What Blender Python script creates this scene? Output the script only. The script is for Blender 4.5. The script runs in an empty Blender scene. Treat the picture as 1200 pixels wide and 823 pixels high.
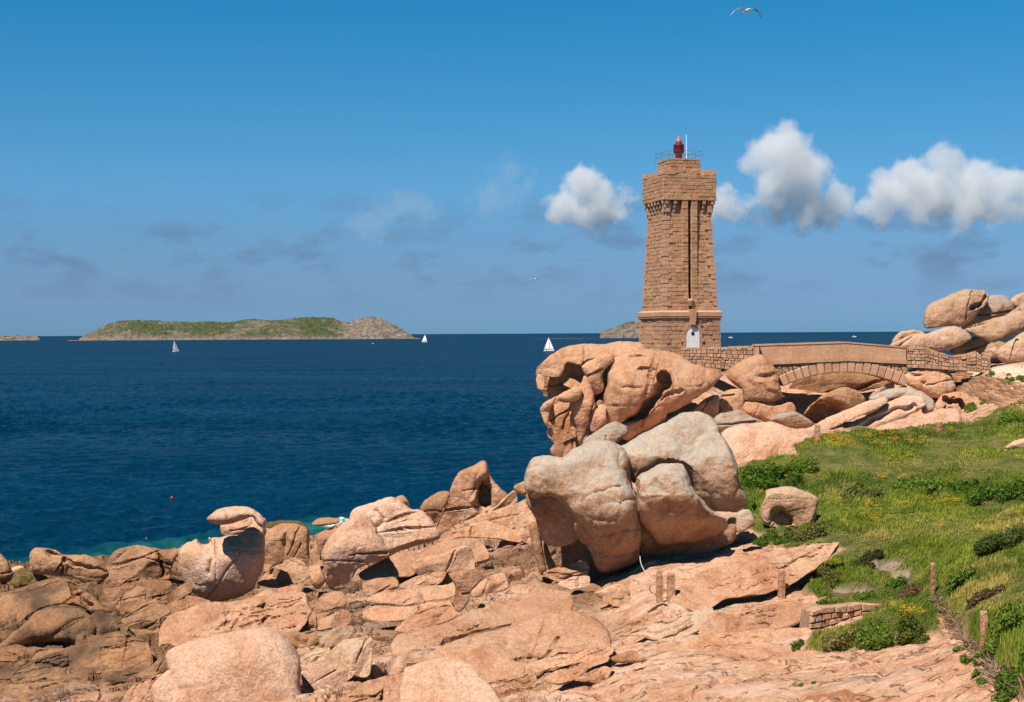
import bpy, math, random, time
import numpy as np
from mathutils import Vector, Matrix, Euler
from mathutils.geometry import delaunay_2d_cdt
random.seed(7)
rng = np.random.default_rng(7)
S = bpy.context.scene
COL = S.collection
R = math.radians

# ------------------------------------------------------------------ camera
F = 50.0 / 36.0 * 1200.0
CAM_H = 16.0
cam_data = bpy.data.cameras.new('camera')
cam = bpy.data.objects.new('camera', cam_data)
COL.objects.link(cam)
cam_data.lens = 50.0
cam_data.sensor_width = 36.0
cam_data.clip_start = 0.1
cam_data.clip_end = 200000.0
CM = (Matrix.Rotation(R(90 - 0.705), 3, 'X') @ Matrix.Rotation(R(-0.30), 3, 'Z'))
cam.matrix_world = Matrix.Translation((0, 0, CAM_H)) @ CM.to_4x4()
S.camera = cam
S.render.engine = 'CYCLES'
S.cycles.use_denoising = True
S.cycles.max_bounces = 16
S.cycles.diffuse_bounces = 1
S.cycles.volume_bounces = 16
S.cycles.volume_max_steps = 160
S.cycles.volume_step_rate = 0.6
S.cycles.sample_clamp_indirect = 6.0

# ------------------------------------------------------------------ light
SUN_EL, SUN_AZ = 58.5, 35.0          # azimuth: degrees to the left of straight behind the camera
sd = Vector((-math.sin(R(SUN_AZ)) * math.cos(R(SUN_EL)), -math.cos(R(SUN_AZ)) * math.cos(R(SUN_EL)), math.sin(R(SUN_EL))))
sun_l = bpy.data.lights.new('sun', 'SUN')
sun_l.energy = 4.9
sun_l.angle = R(0.53)
sun_l.color = (1.0, 0.93, 0.82)
sun = bpy.data.objects.new('sun', sun_l)
COL.objects.link(sun)
sun.rotation_euler = sd.to_track_quat('Z', 'Y').to_euler()
S.view_settings.view_transform = 'Standard'
S.view_settings.look = 'None'
S.view_settings.exposure = 0.28
S.view_settings.gamma = 1.0
S.view_settings.use_curve_mapping = False

W = bpy.data.worlds.new('World')
S.world = W
W.use_nodes = True
nt = W.node_tree
nt.nodes.clear()
def wn(t, **k):
    n = nt.nodes.new(t)
    for a, b in k.items(): setattr(n, a, b)
    return n
wout = wn('ShaderNodeOutputWorld'); wbg = wn('ShaderNodeBackground')
sky = wn('ShaderNodeTexSky'); sky.sky_type = 'NISHITA'; sky.sun_disc = False
sky.sun_elevation = R(SUN_EL); sky.sun_rotation = math.atan2(sd.x, sd.y)
sky.altitude = 0; sky.air_density = 1.0; sky.dust_density = 0.2; sky.ozone_density = 3.0
wtint = wn('ShaderNodeMix', data_type='RGBA', blend_type='MULTIPLY'); wtint.inputs[0].default_value = 1.0
# the tint settles a saturated film blue, a little greyer towards the horizon
wtc = wn('ShaderNodeTexCoord'); wsep = wn('ShaderNodeSeparateXYZ')
wramp = wn('ShaderNodeValToRGB')
e = wramp.color_ramp.elements
e[0].position = 0.006; e[0].color = (0.229, 0.474, 0.98, 1)
e[1].position = 0.29; e[1].color = (0.085, 0.69, 0.95, 1)
for z_, c_ in ((.024, (.264, .452, .885)), (.042, (.294, .473, .826)), (.066, (.307, .529, .85)), (.1, (.313, .65, .944)), (.144, (.246, .678, .943)), (.21, (.137, .709, .957)), (.42, (.07, .28, .36)), (.8, (.05, .13, .16))):
    el = e.new(z_); el.color = c_ + (1,)
nt.links.new(wtc.outputs['Generated'], wsep.inputs[0])
nt.links.new(wsep.outputs['Z'], wramp.inputs[0])
nt.links.new(sky.outputs[0], wtint.inputs[6]); nt.links.new(wramp.outputs[0], wtint.inputs[7])
# thin grey cloud scraps low over the horizon, by direction
wmap = wn('ShaderNodeMapping'); wmap.inputs['Scale'].default_value = (1, 1, 2.4)
wno = wn('ShaderNodeTexNoise'); wno.inputs['Scale'].default_value = 19.0; wno.inputs['Detail'].default_value = 7; wno.inputs['Roughness'].default_value = 0.55
nt.links.new(wtc.outputs['Generated'], wmap.inputs[0]); nt.links.new(wmap.outputs[0], wno.inputs['Vector'])
wr2 = wn('ShaderNodeValToRGB'); wr2.color_ramp.elements[0].position = 0.485; wr2.color_ramp.elements[1].position = 0.63
nt.links.new(wno.outputs[0], wr2.inputs[0])
wband = wn('ShaderNodeValToRGB'); b = wband.color_ramp.elements
b[0].position = 0.016; b[0].color = (0, 0, 0, 1); b[1].position = 0.105; b[1].color = (0, 0, 0, 1)
bb = b.new(0.05); bb.color = (1, 1, 1, 1); bb = b.new(0.08); bb.color = (0.7, 0.7, 0.7, 1)
nt.links.new(wsep.outputs['Z'], wband.inputs[0])
wmul = wn('ShaderNodeMath', operation='MULTIPLY'); nt.links.new(wr2.outputs[0], wmul.inputs[0]); nt.links.new(wband.outputs[0], wmul.inputs[1])
wmul2 = wn('ShaderNodeMath', operation='MULTIPLY'); nt.links.new(wmul.outputs[0], wmul2.inputs[0]); wmul2.inputs[1].default_value = 0.65
wmix = wn('ShaderNodeMix', data_type='RGBA'); nt.links.new(wmul2.outputs[0], wmix.inputs[0])
nt.links.new(wtint.outputs[2], wmix.inputs[6]); wmix.inputs[7].default_value = (1.3, 2.2, 3.75, 1)
nt.links.new(wmix.outputs[2], wbg.inputs[0]); wbg.inputs[1].default_value = 0.085
nt.links.new(wbg.outputs[0], wout.inputs[0])

# ------------------------------------------------------------------ small helpers
CMn = np.array(CM)
def P(u, v, d):
    """point seen at photograph pixel (u, v) whose world y (distance ahead) is d"""
    u = np.asarray(u, float); v = np.asarray(v, float); d = np.asarray(d, float)
    r = np.stack([(u - 600) / F, -(v - 411.5) / F, -np.ones_like(u + v)], -1) @ CMn.T
    k = d / r[..., 1]
    return r * k[..., None] + np.array([0, 0, CAM_H])
def proj(p):
    q = (np.asarray(p) - np.array([0, 0, CAM_H])) @ CMn
    return 600 - F * q[..., 0] / q[..., 2], 411.5 + F * q[..., 1] / q[..., 2]

def hash3(ix, iy, iz, s=0):
    h = (ix.astype(np.int64) * 374761393 + iy.astype(np.int64) * 668265263 + iz.astype(np.int64) * 2147483647 + s * 974711) & 0x7fffffff
    h = ((h ^ (h >> 13)) * 1274126177) & 0x7fffffff
    h = ((h ^ (h >> 16)) * 668265263) & 0x7fffffff
    return ((h ^ (h >> 15)) & 0xffff) / 65535.0
def vnoise(p, s=0):
    i = np.floor(p).astype(np.int64); f = p - i
    f = f * f * f * (f * (f * 6 - 15) + 10)
    out = 0
    for dx in (0, 1):
        wx = f[:, 0] if dx else 1 - f[:, 0]
        for dy in (0, 1):
            wy = f[:, 1] if dy else 1 - f[:, 1]
            for dz in (0, 1):
                wz = f[:, 2] if dz else 1 - f[:, 2]
                out = out + wx * wy * wz * hash3(i[:, 0] + dx, i[:, 1] + dy, i[:, 2] + dz, s)
    return out * 2 - 1
def fbm(p, octv=4, s=0, gain=0.5):
    a, o = 1.0, 0
    q = np.array(p, float)
    for k in range(octv):
        o = o + a * vnoise(q, s + k); a *= gain
        q = q * 2.03 + 17.3
    return o
def vor2(p, s=0, jit=0.9):
    """2-D cellular noise: nearest distance, second distance, cell random"""
    i = np.floor(p).astype(np.int64)
    d1 = np.full(len(p), 9.0); d2 = np.full(len(p), 9.0); cid = np.zeros(len(p))
    for dx in (-1, 0, 1):
        for dy in (-1, 0, 1):
            cx = i[:, 0] + dx; cy = i[:, 1] + dy; z = np.zeros_like(cx)
            px = cx + 0.5 + jit * (hash3(cx, cy, z, s) - 0.5); py = cy + 0.5 + jit * (hash3(cx, cy, z, s + 1) - 0.5)
            d = np.hypot(p[:, 0] - px, p[:, 1] - py)
            m = d < d1
            d2 = np.where(m, d1, np.minimum(d2, d)); cid = np.where(m, hash3(cx, cy, z, s + 2), cid); d1 = np.where(m, d, d1)
    return d1, d2, cid

def mesh_obj(name, verts, faces, mat, parent=None, smooth=True, cols=None):
    me = bpy.data.meshes.new(name)
    me.from_pydata([tuple(map(float, v)) for v in verts] if not isinstance(verts, np.ndarray) else verts.tolist(), [], [tuple(f) for f in faces] if not isinstance(faces, np.ndarray) else faces.tolist())
    me.update()
    if smooth: me.polygons.foreach_set('use_smooth', [True] * len(me.polygons))
    if cols is not None:
        ca = me.color_attributes.new('tone', 'FLOAT_COLOR', 'POINT')
        ca.data.foreach_set('color', np.asarray(cols, np.float32).ravel())
    if mat: me.materials.append(mat)
    o = bpy.data.objects.new(name, me)
    COL.objects.link(o)
    if parent: o.parent = parent; o.matrix_parent_inverse = Matrix.Identity(4)
    return o
def tri_mesh(name, verts, tris, mat, cols=None, smooth=False):
    """fast path for many triangles"""
    me = bpy.data.meshes.new(name)
    n = len(verts); m = len(tris)
    me.vertices.add(n); me.vertices.foreach_set('co', np.asarray(verts, np.float32).ravel())
    me.loops.add(m * 3); me.loops.foreach_set('vertex_index', np.asarray(tris, np.int32).ravel())
    me.polygons.add(m); me.polygons.foreach_set('loop_start', np.arange(0, 3 * m, 3, dtype=np.int32))
    try: me.polygons.foreach_set('loop_total', np.full(m, 3, np.int32))
    except Exception: pass
    me.update(calc_edges=True)
    if smooth: me.polygons.foreach_set('use_smooth', [True] * m)
    if cols is not None:
        ca = me.color_attributes.new('tone', 'FLOAT_COLOR', 'POINT')
        ca.data.foreach_set('color', np.asarray(cols, np.float32).ravel())
    if mat: me.materials.append(mat)
    o = bpy.data.objects.new(name, me); COL.objects.link(o)
    return o
def tag(o, label=None, cat=None, group=None, kind=None):
    if label: o['label'] = label
    if cat: o['category'] = cat
    if group: o['group'] = group
    if kind: o['kind'] = kind
    return o
def empty(name, loc, rz=0):
    o = bpy.data.objects.new(name, None); COL.objects.link(o)
    o.location = loc; o.rotation_euler = (0, 0, rz); return o

# ------------------------------------------------------------------ materials
class N:
    def __init__(s, name):
        s.m = bpy.data.materials.new(name); s.m.use_nodes = True; s.t = s.m.node_tree
        s.t.nodes.clear()
        s.out = s.t.nodes.new('ShaderNodeOutputMaterial'); s.b = s.t.nodes.new('ShaderNodeBsdfPrincipled')
        s.t.links.new(s.b.outputs[0], s.out.inputs[0])
        s.geo = s.t.nodes.new('ShaderNodeNewGeometry'); s.pos = s.geo.outputs['Position']
    def n(s, t, **k):
        x = s.t.nodes.new(t)
        for a, b in k.items(): setattr(x, a, b)
        return x
    def l(s, a, b): s.t.links.new(a, b)
    def setin(s, sock, v):
        if hasattr(v, 'is_output') or isinstance(v, bpy.types.NodeSocket): s.l(v, sock)
        else: sock.default_value = v
    def noise(s, scale, detail=4, rough=0.55, vec=None, dist=0):
        x = s.n('ShaderNodeTexNoise'); x.inputs['Scale'].default_value = scale; x.inputs['Detail'].default_value = detail
        x.inputs['Roughness'].default_value = rough; x.inputs['Distortion'].default_value = dist
        s.l(vec or s.pos, x.inputs['Vector']); return x.outputs[0]
    def ramp(s, f, a, b, ca=(0, 0, 0, 1), cb=(1, 1, 1, 1)):
        x = s.n('ShaderNodeValToRGB'); e = x.color_ramp.elements
        e[0].position = a; e[0].color = ca; e[1].position = b; e[1].color = cb
        s.l(f, x.inputs[0]); return x.outputs[0]
    def mix(s, f, a, b, mode='MIX'):
        x = s.n('ShaderNodeMix', data_type='RGBA', blend_type=mode)
        s.setin(x.inputs[0], f); s.setin(x.inputs[6], a); s.setin(x.inputs[7], b); return x.outputs[2]
    def math(s, op, a, b=0.0):
        x = s.n('ShaderNodeMath', operation=op); s.setin(x.inputs[0], a); s.setin(x.inputs[1], b); return x.outputs[0]
    def scalev(s, sc, vec=None):
        x = s.n('ShaderNodeMapping'); x.inputs['Scale'].default_value = sc; s.l(vec or s.pos, x.inputs[0]); return x.outputs[0]
    def bump(s, h, strength, dist, prev=None):
        x = s.n('ShaderNodeBump'); x.inputs['Strength'].default_value = strength; x.inputs['Distance'].default_value = dist
        s.l(h, x.inputs['Height'])
        if prev: s.l(prev, x.inputs['Normal'])
        return x.outputs[0]
    def attr(s, name):
        x = s.n('ShaderNodeAttribute'); x.attribute_name = name; return x.outputs['Color']
def c4(c): return (c[0], c[1], c[2], 1.0)

def rock_colour(s, c1, c2, c3, lichen=0.3, lc=(0.40, 0.37, 0.31), stain=0.3, stainc=None):
    """granite: two large tones, rusty patches, feldspar speckle, grey lichen on weathered tops"""
    big = s.ramp(s.noise(0.35, 4, 0.6), 0.36, 0.64)
    col = s.mix(big, c4(c1), c4(c2))
    rust = s.ramp(s.noise(0.8, 6, 0.65, s.scalev((1, 1, 0.5))), 0.50, 0.66)
    col = s.mix(s.math('MULTIPLY', rust, 0.75), col, c4(c3))
    sp = s.ramp(s.noise(16, 2, 0.6), 0.35, 0.65, (0.80, 0.80, 0.80, 1), (1.18, 1.18, 1.18, 1))
    col = s.mix(1.0, col, sp, 'MULTIPLY')
    sp2 = s.ramp(s.noise(5.0, 5, 0.7), 0.3, 0.7, (0.78, 0.78, 0.78, 1), (1.18, 1.18, 1.18, 1))
    col = s.mix(1.0, col, sp2, 'MULTIPLY')
    # dark mineral / algae stains running down
    st = s.ramp(s.noise(1.1, 5, 0.6, s.scalev((1.6, 1.6, 0.35))), 0.55, 0.74)
    col = s.mix(s.math('MULTIPLY', st, stain), col, c4(stainc or (c3[0] * 0.35, c3[1] * 0.35, c3[2] * 0.4)))
    if lichen > 0:
        sep = s.n('ShaderNodeSeparateXYZ'); s.l(s.geo.outputs['Normal'], sep.inputs[0])
        up = s.math('ADD', s.math('MULTIPLY', sep.outputs['Z'], 0.55), s.noise(1.3, 6, 0.7))
        lm = s.ramp(up, 0.80 - 0.3 * lichen, 1.06 - 0.3 * lichen)
        lcol = s.mix(s.ramp(s.noise(3.5, 4, 0.6), 0.4, 0.62), c4(lc), c4((lc[0] * 1.22, lc[1] * 1.16, lc[2] * 1.10)))
        col = s.mix(s.math('MULTIPLY', lm, min(1, lichen * 1.25)), col, lcol)
    if stain > .65:
        bl_ = s.ramp(s.noise(0.42, 6, 0.6), 0.46, 0.60)
        col = s.mix(s.math('MULTIPLY', bl_, 0.8), col, c4((stainc[0] * 1.5, stainc[1] * 1.5, stainc[2] * 1.5)))
    rnd = s.n('ShaderNodeObjectInfo').outputs['Random']
    v = s.ramp(rnd, 0, 1, (0.86, 0.84, 0.82, 1), (1.12, 1.12, 1.10, 1))
    return s.mix(1.0, col, v, 'MULTIPLY')
def rock_bump(s, k=1.0):
    b1 = s.bump(s.noise(2.2, 9, 0.66), 0.7 * k, 0.24)
    b2 = s.bump(s.noise(9, 5, 0.7), 0.75 * k, 0.06, b1)
    return s.bump(s.noise(38, 3, 0.6), 0.35 * k, 0.015, b2)
def rock_mat(name, c1, c2, c3, **k):
    s = N(name); kb = k.pop('bump', 1.0)
    s.l(rock_colour(s, c1, c2, c3, **k), s.b.inputs['Base Color'])
    s.l(rock_bump(s, kb), s.b.inputs['Normal'])
    s.b.inputs['Roughness'].default_value = 0.85
    s.b.inputs['Specular IOR Level'].default_value = 0.25
    return s.m
M = {}
M['pink'] = rock_mat('pink_granite', (0.57, 0.29, 0.168), (0.655, 0.395, 0.26), (0.42, 0.17, 0.08), lichen=0.04, lc=(0.44, 0.33, 0.25), stain=0.4)
M['pale'] = rock_mat('pale_granite', (0.66, 0.385, 0.265), (0.72, 0.46, 0.335), (0.54, 0.27, 0.15), lichen=0.05, lc=(0.58, 0.45, 0.36), stain=0.15)
M['orange'] = rock_mat('orange_granite', (0.58, 0.295, 0.165), (0.66, 0.39, 0.25), (0.44, 0.18, 0.08), lichen=0.1, lc=(0.42, 0.31, 0.22), stain=0.45)
M['buff'] = rock_mat('buff_granite', (0.56, 0.325, 0.205), (0.63, 0.40, 0.27), (0.43, 0.22, 0.115), lichen=0.35, lc=(0.46, 0.38, 0.29), stain=0.4)
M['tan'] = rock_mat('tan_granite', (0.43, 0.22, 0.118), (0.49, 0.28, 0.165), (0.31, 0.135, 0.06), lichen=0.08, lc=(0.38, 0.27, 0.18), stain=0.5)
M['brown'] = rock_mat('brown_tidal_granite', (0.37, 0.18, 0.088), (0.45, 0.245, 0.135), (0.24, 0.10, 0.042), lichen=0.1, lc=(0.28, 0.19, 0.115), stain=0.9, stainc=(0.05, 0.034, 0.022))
M['grey'] = rock_mat('lichen_granite', (0.43, 0.235, 0.14), (0.50, 0.305, 0.20), (0.30, 0.14, 0.065), lichen=0.70, lc=(0.41, 0.355, 0.305), stain=0.6, stainc=(0.13, 0.09, 0.05))
M['weed'] = rock_mat('weed_rock', (0.16, 0.10, 0.03), (0.22, 0.14, 0.05), (0.10, 0.07, 0.02), lichen=0.0, stain=0.4)
# ------------------------------------------------------------------ ground sheet
CTRL = [  # (px, py, distance)
 (-100,823,47),(0,823,45),(150,823,43.5),(300,823,42),(450,823,41),(600,823,40),(750,823,38),(900,823,36),(1020,823,34.5),(1100,823,33),(1200,823,30),(1300,823,28.5),
 (0,750,55),(150,750,53),(300,750,52),(450,750,50),(600,750,48),(750,750,46.5),(900,750,45),(1000,750,43.5),(1100,750,41),(1200,750,35),(1300,750,32),
 (0,700,66),(150,700,64),(300,700,62),(450,700,58.5),(600,700,56.5),(780,700,55),(913,695,55),(1000,695,53.5),(1093,690,50),(1200,690,41.5),(1300,690,37),
 (0,668,80),(120,665,80),(250,660,78),(400,650,76),(520,645,73),(600,640,69),(700,650,66),(900,640,63.5),(1000,640,60.5),(1100,640,57),(1200,640,50),(1300,640,45),
 (450,610,89),(560,600,88),(880,600,71),(1000,600,69),(1100,600,67),(1200,600,62),(1300,600,57),
 (880,550,81),(1000,550,79.5),(1100,550,78.5),(1200,550,75.5),(1300,550,72),
 (880,515,91),(960,511,92),(1060,507,91.5),(1200,505,88),(1300,505,86),
 (1200,480,96),(1300,480,95),
 (1160,436,104),(1200,440,103),(1300,440,102),
]
WCTRL = [ # (x, y, z) hidden or under water
 (-60,95,-0.2),(-45,100,-0.4),(-30,102,-0.3),(-16,104,-0.2),(-9,104,0.4),(-60,125,-3),(-30,125,-3),(-14,125,-3),(-2,118,-3),(0,140,-5),(-40,160,-6),(15,160,-6),(50,170,-5),
 (-1,104,0.5),(3,100,3.5),(6,104,7.5),(9,110,12.0),(13,114,13.9),(17,116,13.6),(13,124,10.0),(20,108,8.8),(26,108,9.5),(32,111,11.9),(38,113,13.0),(45,116,13.4),(52,118,13.6),(40,130,12.0),(60,130,12.0),(50,145,3),(18,132,3),
 (22,100,9.2),(28,100,9.4),(33,104,10.4),(25,96,9.4),(3,90,5.4),(8,88,6.9),(14,92,8.3),(-80,60,3.2),(-70,80,2),(12,22,10.0),(0,22,8.0),(-14,24,7.0),(60,60,10),(50,40,10.5),
]
cp = np.array([P(*c) for c in CTRL] + [np.array(w, float) for w in WCTRL])
def _tps(r2): return r2 * np.log(r2 + 1e-9) * 0.5
_n = len(cp)
_sc = 40.0
_q = cp[:, :2] / _sc
_K = _tps(((_q[:, None] - _q[None]) ** 2).sum(-1)) + np.eye(_n) * 0.0006
_A = np.zeros((_n + 3, _n + 3)); _A[:_n, :_n] = _K; _A[:_n, _n] = 1; _A[:_n, _n + 1:] = _q; _A[_n:, :_n] = _A[:_n, _n:].T
_w = np.linalg.solve(_A, np.concatenate([cp[:, 2], np.zeros(3)]))
def base_z(x, y):
    x = np.asarray(x, float); y = np.asarray(y, float); sh = x.shape
    q = np.stack([x.ravel(), y.ravel()], -1) / _sc
    out = np.empty(len(q))
    for i in range(0, len(q), 40000):
        qq = q[i:i + 40000]
        out[i:i + 40000] = _tps(((qq[:, None] - _q[None]) ** 2).sum(-1)) @ _w[:_n] + _w[_n] + qq @ _w[_n + 1:]
    return out.reshape(sh)
def in_poly(u, v, poly):
    u = np.asarray(u); v = np.asarray(v); r = np.zeros(u.shape, bool)
    p = np.asarray(poly, float); j = len(p) - 1
    for i in range(len(p)):
        xi, yi = p[i]; xj, yj = p[j]
        c = ((yi > v) != (yj > v)) & (u < (xj - xi) * (v - yi) / (yj - yi + 1e-12) + xi)
        r ^= c; j = i
    return r
def poly_dist(u, v, poly, closed=True):
    p = np.asarray(poly, float); d = np.full(np.shape(u), 1e9)
    n = len(p)
    for i in range(n if closed else n - 1):
        a = p[i]; b = p[(i + 1) % n]; ab = b - a; L = ab @ ab + 1e-12
        t = np.clip(((u - a[0]) * ab[0] + (v - a[1]) * ab[1]) / L, 0, 1)
        d = np.minimum(d, np.hypot(u - a[0] - t * ab[0], v - a[1] - t * ab[1]))
    return d
GRASS = [(862,552),(880,541),(930,529),(955,514),(1000,506),(1060,501),(1120,497),(1150,493),(1165,483),(1200,472),(2300,455),(2300,1300),(1400,1300),(1222,870),(1200,818),(1166,780),(1138,755),(1120,735),(1102,722),(1097,742),(1060,746),(1030,752),(1000,760),(960,765),(946,762),(952,746),(985,740),(1010,732),(1012,714),(962,708),(948,690),(955,672),(978,652),(990,641),(960,638),(930,645),(900,640),(885,625),(872,600)]
PATHP = [(1120,432),(1160,428),(1200,427),(1330,424),(1330,446),(1200,443),(1165,440),(1130,438)]
SAND = [[(1008,652),(1040,656),(1062,664),(1045,672),(1022,670)],[(956,690),(1000,683),(1035,686),(1028,700),(985,703)],[(1042,672),(1064,668),(1070,684),(1050,690)]]
DRYP = [(900,552),(1000,541),(1100,538),(1330,533),(1330,548),(1100,552),(1000,556)]
def masks(x, y, z):
    """authoring masks laid on the ground: grass, trodden path, bare sand"""
    u, v = proj(np.stack([x, y, z], -1))
    nn = fbm(np.stack([x * 0.9, y * 0.5, 0 * x], -1), 4, 31)
    uu = u + nn * 9; vv = v + fbm(np.stack([x * 0.9, y * 0.5, 0 * x + 9], -1), 4, 37) * 5
    d = poly_dist(uu, vv, GRASS); g = np.where(in_poly(uu, vv, GRASS), d, -d)
    g = np.clip(g / 7 + 0.5, 0, 1)
    pth = in_poly(uu, vv, PATHP).astype(float)
    s = np.zeros_like(g)
    for q in SAND:
        dd = poly_dist(uu, vv, q); s = np.maximum(s, np.clip(np.where(in_poly(uu, vv, q), dd, -dd) / 4 + 0.5, 0, 1))
    return u, v, g, pth, s
def ground_z(x, y, detail=True):
    x = np.asarray(x, float).ravel(); y = np.asarray(y, float).ravel()
    z = base_z(x, y)
    u, v, g, pth, s = masks(x, y, z)
    rockm = np.clip(1 - g - pth, 0, 1)
    # jointed bedrock: long plates dipping the same way, each at its own level, with open joints
    a = R(24)
    X = x * math.cos(a) + y * math.sin(a); Y = -x * math.sin(a) + y * math.cos(a)
    wob = fbm(np.stack([x * 0.35, y * 0.35, 0 * x], -1), 4, 3)
    q = np.stack([X / 3.0 + wob * 0.30, Y / 1.25 + wob * 0.45], -1)
    d1, d2, cid = vor2(q, 5)
    edge = np.clip((d2 - d1) / 0.15, 0, 1); edge = edge * edge * (3 - 2 * edge)
    til = (cid * 7.13) % 1.0 - 0.5; til2 = (cid * 13.7) % 1.0 - 0.5
    q2 = np.stack([X / 1.0 + wob * 0.7, Y / 0.5 + wob * 0.9], -1)
    e1, e2, cid2 = vor2(q2, 15)
    edge2 = np.clip((e2 - e1) / 0.20, 0, 1); edge2 = edge2 * edge2 * (3 - 2 * edge2)
    fac = np.clip((760 - u) / 200, 0.22, 1.0)
    fx_ = q[:, 0] - np.floor(q[:, 0]) - .5; fy_ = q[:, 1] - np.floor(q[:, 1]) - .5
    cl_ = lambda t, n_: np.clip(t, -.5, .5)
    plate = ((cid - 0.1) * 0.55 * edge) * fac + (edge - 1) * 0.22 * fac + ((cid2 - 0.3) * 0.20 * edge2 + (edge2 - 1) * 0.10) * np.clip(fac * 1.5 - .42, .08, 1)
    # flaggy layering across the dip: small saw-tooth ledges
    lay = Y * 1.05 + wob * 1.1 + 0.12 * X; lay2 = Y * 2.3 + wob * 1.6
    saw = lambda t: (t - np.floor(t)) ** 2 * np.clip((1 - (t - np.floor(t))) / .36, 0, 1)
    lump = fbm(np.stack([x * 0.25, y * 0.25, 0 * x + 4], -1), 3, 8) * 0.15 + saw(lay) * (.05 + .21 * np.clip((780 - u) / 150, 0, 1)) + saw(lay2) * .07 * (fbm(np.stack([x * .6, y * .6, 0 * x], -1), 2, 91) > 0) + fbm(np.stack([X * 1.6, Y * 2.4, 0 * x], -1), 4, 22) * 0.06
    near = np.clip((150 - y) / 60, 0, 1)
    low = (0.45 + .40 * np.clip((u - 200) / 60, 0, 1) * np.clip((770 - v) / 40, 0, 1)) * np.clip((760 - u) / 60, 0, 1) * np.clip((840 - v) / 40, 0.4, 1)
    z = z + rockm * (plate + lump - low) * near
    # turf: a thick mat that ends in a small bank
    tuft = fbm(np.stack([x * 0.45, y * 0.45, 0 * x + 2], -1), 4, 12) * 0.22 + fbm(np.stack([x * 1.8, y * 1.8, 0 * x], -1), 3, 14) * 0.06
    bank = np.clip((u - 1080) / 60, 0, 1) * np.clip((v - 630) / 60, 0, 1)
    z = z + g * (0.18 + 0.30 * bank + tuft) - s * 0.22
    return z
def ray_depth(u, v, lo=26.0, hi=190.0, steps=700, base=False):
    """distance at which the sight line of each pixel meets the ground"""
    u = np.atleast_1d(np.asarray(u, float)); v = np.atleast_1d(np.asarray(v, float))
    ds = np.exp(np.linspace(math.log(lo), math.log(hi), steps))
    res = np.full(len(u), np.nan); done = np.zeros(len(u), bool)
    for k in range(0, len(u), 400):
        uu = u[k:k + 400]; vv = v[k:k + 400]
        p = P(uu[:, None], vv[:, None], np.broadcast_to(ds, (len(uu), steps)))
        gz = GZ(p[..., 0], p[..., 1], gz_base if base else None)
        below = p[..., 2] < gz
        idx = np.argmax(below, 1); ok = below.any(1)
        res[k:k + 400] = np.where(ok, ds[idx], np.nan)
    return res

# the sheet: fan of columns, denser near the camera
us = np.concatenate([np.linspace(-900, -130, 60), np.linspace(-128, 1330, 900), np.linspace(1335, 2100, 60)])
ds_ = np.concatenate([np.exp(np.linspace(math.log(17), math.log(78), 860))[:-1], np.exp(np.linspace(math.log(78), math.log(175), 200))])
gx = (us[None] - 600) / F * ds_[:, None]; gy = np.broadcast_to(ds_[:, None], gx.shape)
gz = ground_z(gx, gy).reshape(gx.shape)
gz_base = base_z(gx, gy)
def GZ(x, y, gz=None):
    """height of the finished sheet (bilinear look-up)"""
    y = np.asarray(y, float); x = np.asarray(x, float)
    fy = np.clip(np.interp(y, ds_, np.arange(len(ds_))), 0, len(ds_) - 1.001)
    uu = x / np.maximum(y, 1) * F + 600
    fx = np.interp(uu, us, np.arange(len(us))); fx = np.clip(fx, 0, len(us) - 1.001)
    i = fy.astype(int); j = fx.astype(int); a = fy - i; b = fx - j
    gz = globals()['gz'] if gz is None else gz
    return (gz[i, j] * (1 - a) * (1 - b) + gz[i + 1, j] * a * (1 - b) + gz[i, j + 1] * (1 - a) * b + gz[i + 1, j + 1] * a * b)
_u, _v, g_m, p_m, s_m = masks(gx.ravel(), gy.ravel(), base_z(gx, gy).ravel())
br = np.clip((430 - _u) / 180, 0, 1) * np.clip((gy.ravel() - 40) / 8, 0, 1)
br = np.maximum(br, .55 * np.clip((_u - 180) / 60, 0, 1) * np.clip((740 - _u) / 50, 0, 1) * np.clip((790 - _v) / 30, 0, 1))   # shade of the gaps between the blocks, painted in as brown          # browner, weed-stained rock towards the tide line
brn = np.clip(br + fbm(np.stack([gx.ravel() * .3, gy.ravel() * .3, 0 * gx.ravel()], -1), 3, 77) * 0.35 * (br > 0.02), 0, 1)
verts = np.stack([gx.ravel(), gy.ravel(), gz.ravel()], -1)
nr, nc = gx.shape
ii = (np.arange(nr - 1)[:, None] * nc + np.arange(nc - 1)[None]).ravel()
tris = np.concatenate([np.stack([ii, ii + 1, ii + nc + 1], -1), np.stack([ii, ii + nc + 1, ii + nc], -1)])
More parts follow.
